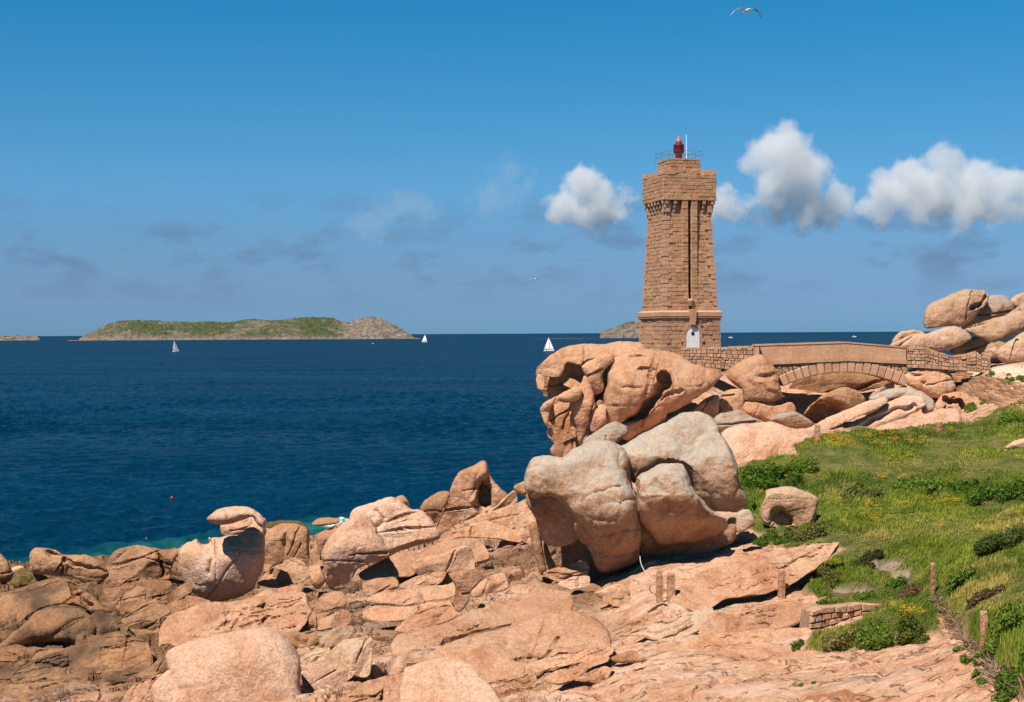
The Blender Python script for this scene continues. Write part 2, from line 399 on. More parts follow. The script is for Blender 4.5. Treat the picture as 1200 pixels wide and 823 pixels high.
def ground_mat():
    s = N('coast_ground')
    a = s.n('ShaderNodeSeparateColor'); s.l(s.attr('tone'), a.inputs[0])
    pk = rock_colour(s, (0.59, 0.315, 0.195), (0.67, 0.425, 0.295), (0.45, 0.185, 0.09), lichen=0.05, lc=(0.48, 0.35, 0.27), stain=0.5)
    # bands of paler, greyer and rusty rock drawn out along the layering, and rust filled joints
    ly = s.n('ShaderNodeMapping'); ly.inputs['Rotation'].default_value = (0, 0, R(-14)); ly.inputs['Scale'].default_value = (0.5, 1.15, 1.15); s.l(s.pos, ly.inputs[0]); ly = ly.outputs[0]
    pk = s.mix(s.ramp(s.noise(0.55, 6, 0.65, ly), 0.52, 0.62), pk, (0.68, 0.44, 0.33, 1))
    pk = s.mix(s.math('MULTIPLY', s.ramp(s.noise(0.8, 6, 0.7, ly, .5), 0.56, 0.66), .8), pk, (0.42, 0.335, 0.265, 1))
    pk = s.mix(s.math('MULTIPLY', s.ramp(s.noise(0.7, 7, 0.68, ly, .6), 0.57, 0.66), .8), pk, (0.33, 0.125, 0.05, 1))
    jn = s.noise(0.42, 5, 0.55, ly, 1.0); jl = s.ramp(s.math('ABSOLUTE', s.math('SUBTRACT', jn, 0.5)), 0.002, 0.009, (1, 1, 1, 1), (0, 0, 0, 1))
    pk = s.mix(s.math('MULTIPLY', jl, .55), pk, (0.15, 0.055, 0.03, 1))
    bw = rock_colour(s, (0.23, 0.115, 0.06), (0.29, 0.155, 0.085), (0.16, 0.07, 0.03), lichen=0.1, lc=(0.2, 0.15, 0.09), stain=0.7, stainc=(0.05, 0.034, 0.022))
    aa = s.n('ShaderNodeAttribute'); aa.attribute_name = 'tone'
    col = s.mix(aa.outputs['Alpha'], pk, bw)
    turf = s.mix(s.ramp(s.noise(0.9, 5, 0.6), 0.38, 0.62), (0.075, 0.10, 0.02, 1), (0.18, 0.16, 0.05, 1))
    turf = s.mix(1.0, turf, s.ramp(s.noise(7, 4, 0.7), 0.3, 0.7, (0.6, 0.6, 0.6, 1), (1.3, 1.3, 1.3, 1)), 'MULTIPLY')
    col = s.mix(a.outputs[0], col, turf)
    col = s.mix(a.outputs[1], col, s.mix(s.noise(3, 4), (0.62, 0.50, 0.38, 1), (0.72, 0.60, 0.47, 1)))
    col = s.mix(a.outputs[2], col, s.mix(s.noise(4, 5, 0.7), (0.27, 0.19, 0.13, 1), (0.40, 0.31, 0.23, 1)))
    s.l(col, s.b.inputs['Base Color']); s.b.inputs['Roughness'].default_value = 0.9; s.b.inputs['Specular IOR Level'].default_value = 0.2
    s.l(s.bump(s.ramp(jl, 0, 1, (1, 1, 1, 1), (0, 0, 0, 1)), .8, .12, rock_bump(s, 1.0)), s.b.inputs['Normal'])
    return s.m
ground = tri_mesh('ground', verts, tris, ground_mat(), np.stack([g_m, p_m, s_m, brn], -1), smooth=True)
ground.data.set_sharp_from_angle(angle=R(33))
tag(ground, 'pink granite shore rising to a green turf slope', kind='structure')

# ------------------------------------------------------------------ sea
SLOPE = 1.5
def sea_mat():
    s = N('sea_water')
    sh = s.attr('tone')
    deep = s.mix(s.ramp(s.noise(0.012, 4, 0.6, s.scalev((0.35, 1, 1))), 0.35, 0.65), (0.0005, 0.022, 0.055, 1), (0.001, 0.034, 0.078, 1))
    shal = s.mix(s.ramp(s.noise(0.16, 4, 0.6, s.scalev((0.5, 1, 1))), 0.4, 0.6), (0.006, 0.085, 0.095, 1), (0.03, 0.22, 0.19, 1))
    sep = s.n('ShaderNodeSeparateColor'); s.l(sh, sep.inputs[0])
    col = s.mix(sep.outputs[0], deep, shal)
    foam = s.ramp(s.math('ADD', s.noise(0.9, 6, 0.7), s.math('MULTIPLY', sep.outputs[1], 0.5)), 0.70, 0.84)
    caps = s.ramp(s.noise(0.16, 9, 0.74, s.scalev((0.45, 1, 1))), 0.735, 0.765)
    col = s.mix(s.math('MAXIMUM', foam, s.math('MULTIPLY', caps, .6)), col, (0.75, 0.78, 0.78, 1))
    s.l(col, s.b.inputs['Base Color'])
    # facet slopes of the chop, taken straight from noise so that they do not vanish with distance
    def slope(sc, k, st):
        x = s.n('ShaderNodeTexNoise'); x.inputs['Scale'].default_value = sc; x.inputs['Detail'].default_value = 3; x.inputs['Roughness'].default_value = .6
        s.l(s.scalev(st), x.inputs['Vector'])
        y = s.n('ShaderNodeVectorMath', operation='SUBTRACT'); s.l(x.outputs['Color'], y.inputs[0]); y.inputs[1].default_value = (.5, .5, .5)
        z = s.n('ShaderNodeVectorMath', operation='MULTIPLY'); s.l(y.outputs[0], z.inputs[0]); z.inputs[1].default_value = (k, k, 0); return z.outputs[0]
    def vadd(a_, b_):
        x = s.n('ShaderNodeVectorMath', operation='ADD'); s.l(a_, x.inputs[0]); s.l(b_, x.inputs[1]); return x.outputs[0]
    nz_ = s.n('ShaderNodeVectorMath', operation='NORMALIZE')
    s.l(vadd(vadd(s.geo.outputs['Normal'], slope(0.55, SLOPE, (0.55, 1, 1))), slope(2.1, SLOPE * .7, (0.7, 1, 1))), nz_.inputs[0]); nrm = nz_.outputs[0]
    # a rough sea turns so many facets to the eye that its mean reflectance stays low: body colour plus a fixed share of sky
    df = s.n('ShaderNodeBsdfDiffuse'); gl = s.n('ShaderNodeBsdfGlossy'); gl.inputs['Roughness'].default_value = 0.18
    s.l(col, df.inputs[0]); s.l(nrm, df.inputs['Normal']); s.l(nrm, gl.inputs['Normal'])
    gst = s.ramp(s.noise(0.03, 7, 0.68, s.scalev((0.32, 1, 1))), 0.34, 0.68, (0.45, 0.45, 0.45, 1), (1.0, 1.0, 1.0, 1))
    lw = s.n('ShaderNodeLayerWeight'); lw.inputs['Blend'].default_value = 0.25; s.l(nrm, lw.inputs['Normal'])
    mx = s.n('ShaderNodeMixShader'); s.l(s.math('ADD', s.math('MULTIPLY', s.math('MULTIPLY', lw.outputs['Fresnel'], 0.36), gst), 0.01), mx.inputs[0])
    s.l(df.outputs[0], mx.inputs[1]); s.l(gl.outputs[0], mx.inputs[2])
    s.t.links.remove(s.out.inputs[0].links[0]); s.l(mx.outputs[0], s.out.inputs[0])
    return s.m
su = np.concatenate([np.linspace(-2600, -150, 60), np.linspace(-145, 1340, 1050), np.linspace(1400, 3800, 60)])
sv = np.concatenate([np.linspace(2500, 760, 12), np.arange(750, 392.3, -0.62)])
sdist = np.concatenate([CAM_H * F / (sv - 390.5), np.exp(np.linspace(math.log(CAM_H * F / 1.6), math.log(150000), 25))])
sx = (su[None] - 600) / F * sdist[:, None]; sy = np.broadcast_to(sdist[:, None], sx.shape)
# a real chop: many small trains of waves running with the wind, lost in the distance
rw = np.random.default_rng(3); sz = np.zeros_like(sx)
gust = .7 + .5 * np.clip(fbm(np.stack([sx.ravel() / 60, sy.ravel() / 90, 0 * sx.ravel()], -1), 3, 44), -1, 1).reshape(sx.shape)
for k in range(46):
    lam = 0.7 * (6.5 / 0.7) ** rw.random(); th_ = R(-68) + rw.normal(0, .55); kx, ky = math.cos(th_) * 2 * math.pi / lam, math.sin(th_) * 2 * math.pi / lam
    amp_ = 0.017 * lam ** .85; ph = rw.uniform(0, 6.28)
    arg = kx * sx + ky * sy + ph + 1.2 * np.sin(sx / (lam * 5.3) + k) + 0.9 * np.sin(sy / (lam * 7.1) + k * 2)
    sz += amp_ * (1 - np.abs(np.sin(arg / 2)) * 2) * np.clip(1.6 - sy / (lam * 240), 0, 1)
sz *= gust * 1.4
pu, pv = proj(np.stack([sx, sy, 0 * sx], -1))
dsh = poly_dist(pu, pv, [(-150,668),(0,655),(60,650),(120,645),(200,634),(280,622),(340,614),(400,606),(470,600)], False)
shal = np.clip(1 - dsh / 14, 0, 1) ** 1.5 * .7 * np.clip((pu + 40) / 160, 0.15, 1) * (sy < 180)
fo = np.clip(1 - np.hypot((pu - 396) / 22, (pv - 607) / 4.5), 0, 1) + 0.8 * np.clip(1 - np.hypot((pu - 190) / 42, (pv - 637) / 3.5), 0, 1) + 0.7 * np.clip(1 - np.hypot((pu - 245) / 20, (pv - 632) / 3), 0, 1)
bedz = np.where(sy < 172, GZ(sx, np.minimum(sy, 174)), -9.0)
fo = fo + .75 * np.clip(1 - np.abs(bedz + .05) / .4, 0, 1) * (sy > 80)
nr, nc = sx.shape
ii = (np.arange(nr - 1)[:, None] * nc + np.arange(nc - 1)[None]).ravel()
tr = np.concatenate([np.stack([ii, ii + 1, ii + nc + 1], -1), np.stack([ii, ii + nc + 1, ii + nc], -1)])
sea = tri_mesh('sea', np.stack([sx.ravel(), sy.ravel(), sz.ravel()], -1), tr, sea_mat(),
               np.stack([shal.ravel(), np.clip(fo, 0, 1).ravel() * (sy.ravel() < 180), 0 * shal.ravel(), 1 + 0 * shal.ravel()], -1), smooth=True)
tag(sea, 'dark blue choppy sea reaching the horizon', kind='structure')
# ------------------------------------------------------------------ boulders and slabs
CROP = {'L': (0, 623, 4.0), 'H': (200, 560, 4.0), 'S': (300, 623, 4.0), 'N': (450, 530, 4.0), 'C': (600, 623, 4.0), 'B': (600, 480, 4.0),
        'K': (600, 390, 4.444), 'A': (820, 390, 4.0), 'D': (900, 623, 4.0), 'G': (860, 480, 3.529), 'T': (1040, 330, 4.575), 'P': (0, 0, 1.0)}
def cv(crop, pts):
    ox, oy, k = CROP[crop]
    return np.array([(ox + x / k, oy + y / k) for x, y in pts], float)
def smooth_outline(p, step):
    n = len(p); out = []
    for i in range(n):
        p0, p1, p2, p3 = p[i - 1], p[i], p[(i + 1) % n], p[(i + 2) % n]
        L = np.hypot(*(p2 - p1)); k = max(1, int(round(L / step)))
        for t in np.arange(k) / k:
            cr = 0.5 * ((2 * p1) + (-p0 + p2) * t + (2 * p0 - 5 * p1 + 4 * p2 - p3) * t * t + (-p0 + 3 * p1 - 3 * p2 + p3) * t ** 3)
            out.append(cr * 0.7 + (p1 + (p2 - p1) * t) * 0.3)
    return np.array(out)
def inflate(poly, qu, qv):
    """height of a membrane blown up inside the outline, at the query points"""
    mn = poly.min(0); mx = poly.max(0); w = mx - mn
    c = max(w) / 34.0
    nx = int(w[0] / c) + 3; ny = int(w[1] / c) + 3
    X = mn[0] + (np.arange(nx) - 1) * c + c * 0.25; Y = mn[1] + (np.arange(ny) - 1) * c + c * 0.25
    gu, gv = np.meshgrid(X, Y)
    m = in_poly(gu, gv, poly); m[0] = m[-1] = False; m[:, 0] = m[:, -1] = False
    idx = -np.ones(m.shape, int); idx[m] = np.arange(m.sum()); k = m.sum()
    A = np.zeros((k, k)); A[np.arange(k), np.arange(k)] = 4
    jj, iii = np.where(m)
    for dj, di in ((0, 1), (0, -1), (1, 0), (-1, 0)):
        o = idx[jj + dj, iii + di]; ok = o >= 0
        A[np.arange(k)[ok], o[ok]] = -1
    f = np.zeros(m.shape)
    if k: f[m] = np.linalg.solve(A, np.full(k, 2 * c * c))
    fx = np.clip((qu - X[0]) / c, 0, nx - 1.001); fy = np.clip((qv - Y[0]) / c, 0, ny - 1.001)
    i = fx.astype(int); j = fy.astype(int); a = fx - i; b = fy - j
    return f[j, i] * (1 - a) * (1 - b) + f[j, i + 1] * a * (1 - b) + f[j + 1, i] * (1 - a) * b + f[j + 1, i + 1] * a * b
def vnormals(V, T):
    n = np.cross(V[T[:, 1]] - V[T[:, 0]], V[T[:, 2]] - V[T[:, 0]])
    o = np.zeros_like(V)
    for k in range(3): np.add.at(o, T[:, k], n)
    return o / (np.linalg.norm(o, axis=1, keepdims=True) + 1e-12)
_seed = [100]
def lobe(pts, D0, lean=0.35, th=0.9, e=0.85, back=1.0, facets=0, fs=1.0, cracks=(), dents=(), rough=1.0, dz=0.0, sink=0.0, strata=0.0, sgap=9.0, hang=0.0, grow=1.0, joints=None):
    _seed[0] += 1; sd_ = _seed[0]; r = np.random.default_rng(sd_)
    pts = pts.mean(0) + (pts - pts.mean(0)) * grow
    w = np.ptp(pts, axis=0); s = float(np.clip(max(w) / 80, 0.7, 2.0))
    ol = smooth_outline(pts, s)
    cu = np.arange(ol[:, 0].min(), ol[:, 0].max(), s); cvv = np.arange(ol[:, 1].min(), ol[:, 1].max(), s * 0.87)
    gu, gv = np.meshgrid(cu, cvv); gu[1::2] += s * 0.5
    gu = gu.ravel() + r.uniform(-.12, .12, gu.size) * s; gv = gv.ravel() + r.uniform(-.12, .12, gv.size) * s
    ok = in_poly(gu, gv, ol); gu = gu[ok]; gv = gv[ok]
    dd = poly_dist(gu, gv, ol); ok = dd > s * 2.3; gu = gu[ok]; gv = gv[ok]
    tg = np.roll(ol, -1, 0) - np.roll(ol, 1, 0); nn_ = np.stack([-tg[:, 1], tg[:, 0]], -1); nn_ /= np.linalg.norm(nn_, axis=1, keepdims=True) + 1e-9
    if in_poly(ol[:, 0] + nn_[:, 0] * .3, ol[:, 1] + nn_[:, 1] * .3, ol).mean() < .5: nn_ = -nn_
    for k_ in (0.22, 0.75, 1.55):                            # rings that follow the rim, so that steep sides stay clean
        q_ = ol + nn_ * s * k_; dq = poly_dist(q_[:, 0], q_[:, 1], ol); ok = in_poly(q_[:, 0], q_[:, 1], ol) & (dq > s * k_ * .88)
        gu = np.concatenate([gu, q_[ok, 0]]); gv = np.concatenate([gv, q_[ok, 1]])
    n0 = len(ol)
    pt = [Vector((float(a), float(b))) for a, b in ol] + [Vector((float(a), float(b))) for a, b in zip(gu, gv)]
    vv, _, ff, ov, _, _ = delaunay_2d_cdt(pt, [], [list(range(n0))], 1, 1e-5)
    q = np.array([(a.x, a.y) for a in vv]); ff = [f for f in ff if len(f) == 3]
    T = np.array(ff, int)
    isb = np.zeros(len(q), bool)
    for k, lst in enumerate(ov):
        if any(i < n0 for i in lst): isb[k] = True
    u, v = q[:, 0], q[:, 1]
    phi = inflate(ol, u, v)
    d = np.where(isb, 0, poly_dist(u, v, ol))
    gm = 2.2 * math.sqrt(phi.max() + 1e-9)
    phi = np.minimum(np.maximum(phi, 0), d * gm)
    h = np.sqrt(phi); H = h.max() + 1e-9
    h = H * (h / H) ** e
    c = ol.mean(0)
    for k in range(facets):                                # flat breaks: the lump is cut back by a few tilted planes
        a = r.uniform(0, 2 * math.pi); sl = r.uniform(.25, .8) * fs
        pl = H * r.uniform(.62, .92) - sl * (math.cos(a) * (u - c[0]) + math.sin(a) * (v - c[1]))
        kk = 0.02 * H
        h2 = -kk * np.logaddexp(-h / kk, -pl / kk)
        h = np.where(h > 0, np.maximum(h2, 0.03 * h), 0)
    mpp = D0 / F; vb = ol[:, 1].max()
    hm = h * mpp * th
    fr = hm.copy()
    wu = u + fbm(np.stack([u / 14, v / 14, 0 * u + sd_], -1), 3) * 2.2; wv = v + fbm(np.stack([u / 14, v / 14, 0 * u - sd_], -1), 3) * 2.2
    inner = np.clip((d - .3 * s) / (2.2 * s), 0, 1)
    for (poly, wd, dep) in cracks:
        dist = poly_dist(wu, wv, poly, False)
        fr -= dep * (1.5 if dep > 0 else 1) * np.exp(-(dist / wd) ** 2) * inner
    big = float(min(w)); nj = joints if joints is not None else (0 if big < 22 or rough < .7 else 1 if big < 45 else 2)
    for k_ in range(nj):                                     # straight weathered joints
        a_ = r.choice([.25, 1.35]) + r.normal(0, .2); m_ = c + r.uniform(-.28, .28, 2) * w; L_ = r.uniform(.35, .9) * max(w) * .5
        dx_, dy_ = math.cos(a_), -math.sin(a_)
        pl_ = [(m_[0] + dx_ * L_ * t_ + dy_ * r.normal(0, .02) * L_, m_[1] + dy_ * L_ * t_ - dx_ * r.normal(0, .03) * L_) for t_ in (-1, -.5, 0, .45, 1)]
        dist = poly_dist(u + .35 * (wu - u), v + .35 * (wv - v), pl_, False)
        fr -= (.16 * mpp / .038) * np.exp(-(dist / max(.9, s * .8)) ** 2) * inner
    for (cx, cy, rx, ry, dep) in dents:
        k = np.exp(-((((wu - cx) / (rx * 1.1)) ** 2 + ((wv - cy) / (ry * 1.1)) ** 2) ** 1.5))
        fr -= dep * (1.5 if dep > 0 else 1) * k * inner
    if strata:                                              # parallel ledges along the stone's long axis
        cc = np.cov(np.stack([ol[:, 0], ol[:, 1]])); ew, ev = np.linalg.eigh(cc); ax = ev[:, 1] if ev[0, 1] > 0 else -ev[:, 1]
        ac = -(wu - c[0]) * ax[1] + (wv - c[1]) * ax[0]; al = (wu - c[0]) * ax[0] + (wv - c[1]) * ax[1]
        t = ac / sgap + 0.5 * vnoise(np.stack([al / 30, 0 * al, 0 * al + sd_], -1)); ft = t - np.floor(t)
        zz = np.zeros(len(t), int); ti = np.floor(t).astype(int); w_ = np.clip((ft - .74) / .26, 0, 1); w_ = w_ * w_ * (3 - 2 * w_)
        kst = hash3(ti, zz, zz, sd_) * (1 - w_) + hash3(ti + 1, zz, zz, sd_) * w_
        kst = kst * (.75 + .6 * vnoise(np.stack([al / 24, t * .6, 0 * al + sd_], -1), 3))
        fr -= strata * (0.5 * ft ** 2 * (1 - w_) + 1.5 * kst + 1.0 * np.exp(-((ft - .93) / .10) ** 2)) * inner
    Dc = D0 + dz + hm.max() * (0.55 - sink)
    vt_ = ol[:, 1].min(); vm_ = vt_ + .40 * (vb - vt_)
    off = lean * (vb - v) * mpp + hang * (vb - vt_) * mpp * np.clip((v - vm_) / (vb - vm_), 0, 1) ** 1.3   # belly higher up, undercut foot
    fr = np.maximum(fr, -hm * back * .85)
    yf = Dc + off - fr
    yb = Dc + off + hm * back
    nv = len(q)
    bi = np.arange(nv); nb = ~isb
    bi[nb] = nv + np.arange(nb.sum())
    V = np.concatenate([P(u, v, yf), P(u[nb], v[nb], yb[nb])])
    V[:nv][isb] = P(u[isb], v[isb], (Dc + off)[isb])
    TT = np.concatenate([T, bi[T][:, ::-1]])
    if np.cross(V[T[:, 1]] - V[T[:, 0]], V[T[:, 2]] - V[T[:, 0]])[:, 1].sum() > 0: TT = TT[:, ::-1]
    nrm = vnormals(V, TT)
    size = max(0.5, float(np.mean(w)) * mpp)
    off = r.uniform(-50, 50, 3)
    lo = fbm((V + off) * (1.7 / size), 2) * 0.045 * size
    mid = fbm((V - off) * 1.1, 5, 40, .58) * 0.05 * min(1, size / 2.5)
    rid = (1 - np.abs(vnoise((V * np.array([1, 1, 1.7]) + off) * (3.2 / size), 7))) ** 10 * -0.012 * size
    V = V + nrm * ((lo + mid + rid) * rough)[:, None]
    return V, TT
def ground_at(pts):
    i = np.argmax(pts[:, 1]); b = pts[pts[:, 1] > pts[i, 1] - 0.08 * np.ptp(pts[:, 1])].mean(0)
    v = min(b[1], 838.0)
    d = ray_depth([b[0]], [v], base=True)[0]
    return float(d) if d == d else 110.0
def rock(name, label, mat, crop, outlines, d=None, parts=None, cat=None, group=None, **kw):
    """one boulder = one mesh; several outlines are lobes of the same stone"""
    if isinstance(outlines, str): outlines = [outlines]
    sharp = kw.pop('sharp', kw.get('facets', 0) >= 2)
    scale = 1.0 / CROP[crop][2]
    cr = [(cv(crop, [tuple(map(float, q.split(','))) for q in c[0].split()]), c[1] * scale, c[2]) for c in kw.pop('cracks', [])]
    de = []
    for (x, y, rx, ry, dep) in kw.pop('dents', []):
        p = cv(crop, [(x, y)])[0]; de.append((p[0], p[1], rx * scale, ry * scale, dep))
    allp = [cv(crop, [tuple(map(float, q.split(','))) for q in (o if isinstance(o, str) else o[0]).split()]) for o in outlines]
    D0 = d if d is not None else ground_at(max(allp, key=lambda p: p[:, 1].max()))
    Vs, Ts, k = [], [], 0
    for o, p in zip(outlines, allp):
        opt = dict(kw); opt.update({} if isinstance(o, str) else o[1])
        V, T = lobe(p, D0, cracks=cr, dents=de, **opt)
        Vs.append(V); Ts.append(T + k); k += len(V)
    V = np.concatenate(Vs); T = np.concatenate(Ts)
    org = np.array([V[:, 0].mean(), V[:, 1].mean(), V[:, 2].min()])
    o = tri_mesh(name, V - org, T, M[mat], smooth=True)
    if sharp: o.data.set_sharp_from_angle(angle=R(30))
    o.location = org
    tag(o, label, cat or ('boulder' if 'boulder' in name else 'slab' if 'slab' in name else 'stone' if 'stone' in name else 'rock'), group)
    return o
SL = dict(grow=1.05, hang=.1, lean=1.5, th=0.95, e=0.45, facets=5, fs=0.8, strata=.10)          # slabs lying back on the shore
BL = dict(grow=1.07, hang=.12, lean=0.7, th=0.95, e=0.36, facets=6, strata=.05)                    # broken blocks
RD = dict(lean=0.3, th=0.95, e=0.85, facets=1, fs=.6, hang=.2)           # rounded boulders

# ---- left shore, brown rock near the tide line
rock('rounded_rock', 'orange rounded rock cut off by the left edge of the photo', 'tan', 'L', '-70,140 -20,100 0,108 25,130 58,185 62,225 40,240 -60,240', **RD)
rock('pale_stone', 'small pale stone behind the dark weed heap at far left', 'pale', 'L', '52,178 75,162 105,163 128,180 110,200 60,200', **RD)
rock('weed_heap', 'dark lumpy heap of weed covered rubble at far left shore', 'weed', 'L', '40,235 65,190 110,178 160,195 215,205 240,225 180,250 90,262', cat='rock', th=.8, e=.8, facets=0, rough=2.6)
rock('hollowed_boulder', 'smooth tan boulder with a dark hollow near its top, left shore', 'tan', 'L', '145,110 165,75 220,75 300,100 400,108 465,145 502,180 505,210 440,258 370,230 300,220 240,212 150,188', dents=[(240, 102, 24, 11, .3)], cracks=[('265,95 330,150 420,175 500,190', 8, .12)], **RD)
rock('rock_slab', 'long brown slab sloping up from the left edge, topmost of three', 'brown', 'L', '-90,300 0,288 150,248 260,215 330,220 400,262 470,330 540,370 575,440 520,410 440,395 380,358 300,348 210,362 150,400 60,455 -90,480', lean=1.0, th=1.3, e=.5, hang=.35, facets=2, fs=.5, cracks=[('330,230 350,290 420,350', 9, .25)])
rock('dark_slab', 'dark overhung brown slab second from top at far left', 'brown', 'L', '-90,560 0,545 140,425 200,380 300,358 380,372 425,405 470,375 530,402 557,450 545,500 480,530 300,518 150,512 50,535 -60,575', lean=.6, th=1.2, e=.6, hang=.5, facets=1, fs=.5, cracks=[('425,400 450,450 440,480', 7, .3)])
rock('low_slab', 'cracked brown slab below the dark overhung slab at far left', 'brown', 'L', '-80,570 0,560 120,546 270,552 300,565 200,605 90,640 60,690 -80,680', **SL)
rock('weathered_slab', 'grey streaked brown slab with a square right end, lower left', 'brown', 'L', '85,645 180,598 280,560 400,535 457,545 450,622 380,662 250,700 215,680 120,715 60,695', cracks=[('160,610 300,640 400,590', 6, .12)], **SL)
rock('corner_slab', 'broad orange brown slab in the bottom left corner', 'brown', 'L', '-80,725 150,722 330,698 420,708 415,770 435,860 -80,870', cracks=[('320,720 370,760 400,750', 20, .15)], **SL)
rock('square_boulder', 'square brown boulder with a flat face between hat rock and hollowed boulder', 'tan', 'L', '498,165 520,110 560,78 640,70 720,80 830,74 855,62 852,100 822,130 802,195 790,228 640,220 560,262 530,266 508,205', lean=.35, th=.8, e=.55, facets=3, cracks=[('740,110 770,170 765,215', 6, .2)])
rock('layered_rock', 'layered tan rock right under the square brown boulder', 'tan', 'L', '497,275 560,263 640,232 780,235 793,260 740,292 640,322 550,348 510,312', **BL)
rock('split_rock', 'thin brown rock wedge under the layered tan rock, left shore', 'brown', 'L', '555,345 640,322 700,318 780,298 870,240 888,290 800,332 720,342 600,392 570,384', **BL)
rock('jutting_block', 'brown block jutting over a dark gap below the layered rock', 'tan', 'L', '576,408 640,370 700,340 770,350 792,382 742,412 742,470 690,502 640,482 590,432', **BL)
rock('brown_wedge', 'brown wedge of rock tucked left under the hat rock', 'tan', 'L', '755,390 800,340 880,305 975,330 900,372 800,408 775,435', **BL)
rock('shore_rock', 'flat dark brown rock beside the bright green weed patch', 'brown', 'L', '440,560 470,500 560,470 640,498 690,520 705,590 690,640 560,662 440,655', **SL)
rock('small_block', 'small tan block wedged against the huge smooth white boulder', 'tan', 'L', '698,640 780,578 803,640 740,682 705,668', **BL)
rock('low_ledge', 'low brown ledge below the green weed patch', 'brown', 'L', '485,665 680,640 735,668 590,702 500,695', **SL)
rock('smooth_boulder', 'huge smooth pale boulder at the bottom left of the photo', 'pale', 'P', ['196,770 205,761 237,750 270,742 300,737 318,736 328,739 338,748 348,762 353,775 353,800 350,850 205,850 206,810', ('177,803 190,791 199,786 213,803 226,826 230,850 180,850 179,825', dict(th=.8))], lean=.5, th=.85, e=.8, facets=1, fs=.4, rough=.6)
rock('leaning_stone', 'orange stone leaning left of the huge smooth pale boulder', 'pink', 'L', '578,795 620,730 700,690 762,673 712,722 735,810 720,860 560,860', **BL)

# ---- hat rock and its neighbours
rock('hat_boulder', 'big balancing boulder with a flat hat shaped cap over a dark slot', 'pale', 'H', [
    '38,345 60,308 80,290 125,276 150,306 178,304 168,276 215,266 250,262 310,252 372,215 400,190 440,205 446,300 442,400 430,445 400,490 380,530 300,572 210,592 150,572 90,522 52,440',
    ('240,205 330,185 440,190 448,260 400,300 250,275', dict(dz=2.5, th=.35)),
    ('174,192 220,155 330,135 390,145 430,178 450,214 440,255 405,215 380,186 330,202 240,216 200,207', dict(dz=-.5, th=2.4, e=.8, sink=.55, back=1.6, hang=0))],
    cracks=[('185,310 200,370 175,440', 14, .12)], lean=.35, th=.95, e=.85, facets=0, hang=.3)
rock('shoulder_boulder', 'tan boulder pressed against the right side of the hat boulder', 'tan', 'H', '438,245 470,235 520,216 600,226 642,246 650,400 630,425 590,378 500,412 442,435', dents=[(530, 300, 12, 30, .2)], lean=.35, th=.9, e=.75, facets=2, dz=.4)
rock('weedy_rock', 'olive brown weed covered rock at the waterline behind the hat boulder', 'weed', 'H', '442,222 460,204 520,196 600,203 640,225 642,262 450,262', d=103, **RD)
rock('perched_stone', 'pale stone lying in front of the hat boulder shoulder', 'pink', 'H', '405,497 470,420 525,392 580,372 632,402 657,452 600,500 540,515 480,518', lean=.4, th=.9, e=.7, facets=3)
rock('orange_stone', 'small orange stone in the gap below the shoulder boulder', 'orange', 'H', '645,422 700,415 726,480 692,522 660,492', **RD)
rock('wave_washed_rock', 'low flat rock in the water with white foam on it', 'tan', 'H', '660,216 700,191 790,188 785,212 690,223', d=118, lean=1.0, th=.8, e=.7)
rock('blunt_boulder', 'large pale blunt boulder right of the hat boulder', 'pale', 'H', '700,362 715,330 740,290 800,222 860,175 920,184 962,240 1000,290 1030,350 990,390 900,420 872,442 830,512 770,532 730,512 715,432', dents=[(905, 245, 45, 30, .08)], lean=.5, th=.85, e=.75, facets=2, fs=.5, hang=.3)
rock('domed_boulder', 'tan domed boulder behind the blunt pale boulder', 'pale', 'P', '412,604 430,592 450,583 462,583 480,596 495,597 507,612 513,630 483,641 460,652 440,668 420,640', lean=.5, th=.9, e=.75, facets=2, fs=.5, hang=.15, cracks=[('442,600 448,610 436,622', 3, .2)])
rock('side_stone', 'pale stone peeking out left behind the blunt boulder', 'pink', 'H', '684,275 740,236 800,215 740,300 702,362 685,332', **RD)
rock('top_stone', 'small brown stone on the skyline behind the domed boulder', 'tan', 'H', '1045,105 1065,88 1090,84 1114,110 1124,150 1070,150', d=86, **RD)
# ---- pinnacle group
rock('skyline_boulder', 'brown triangular boulder on the skyline left of the pinnacle', 'tan', 'N', '168,262 250,190 290,185 306,205 260,330 225,325', d=86, **RD)
rock('pinnacle_boulder', 'tall pointed orange boulder with a dark hollow on its right side', 'pink', 'N', '238,345 300,220 310,170 350,100 430,65 462,45 478,52 486,110 540,180 565,208 520,260 460,295 400,322 300,367 260,378', dents=[(468, 200, 32, 55, 1.6)], back=1.6, cracks=[('484,60 452,130 425,230', 9, -.5)], lean=.3, th=.8, e=.75, facets=1, fs=.5, hang=.15)
rock('beam_rock', 'narrow beam of rock slanting right below the pinnacle', 'orange', 'N', '428,300 520,252 600,178 622,192 622,235 560,266 470,310', lean=.4, th=1.2, e=.7, facets=2, dz=-.3, d=79)
rock('beam_slab', 'long orange slab slanting up to the right against the cracked boulder', 'orange', 'N', '380,322 520,278 620,240 672,220 702,270 720,318 620,362 540,340 400,345', lean=.5, th=1.0, e=.65, facets=3, d=75)
rock('lens_slab', 'lens shaped slab with a shaded underside below the long orange slab', 'orange', 'N', '252,408 300,375 420,335 540,338 612,365 645,425 560,412 440,402 350,402 280,428', lean=.8, th=.9, e=.7, facets=2, d=73)
rock('sliver_stone', 'pale sliver of rock between the lens slab and the big cracked boulder', 'pink', 'N', '598,372 650,353 692,385 692,432 640,412', d=74, **BL)
rock('brown_boulder', 'dull brown boulder peeking out left behind the cracked boulder', 'tan', 'N', '610,165 640,140 668,132 690,200 640,206', d=84, **RD)
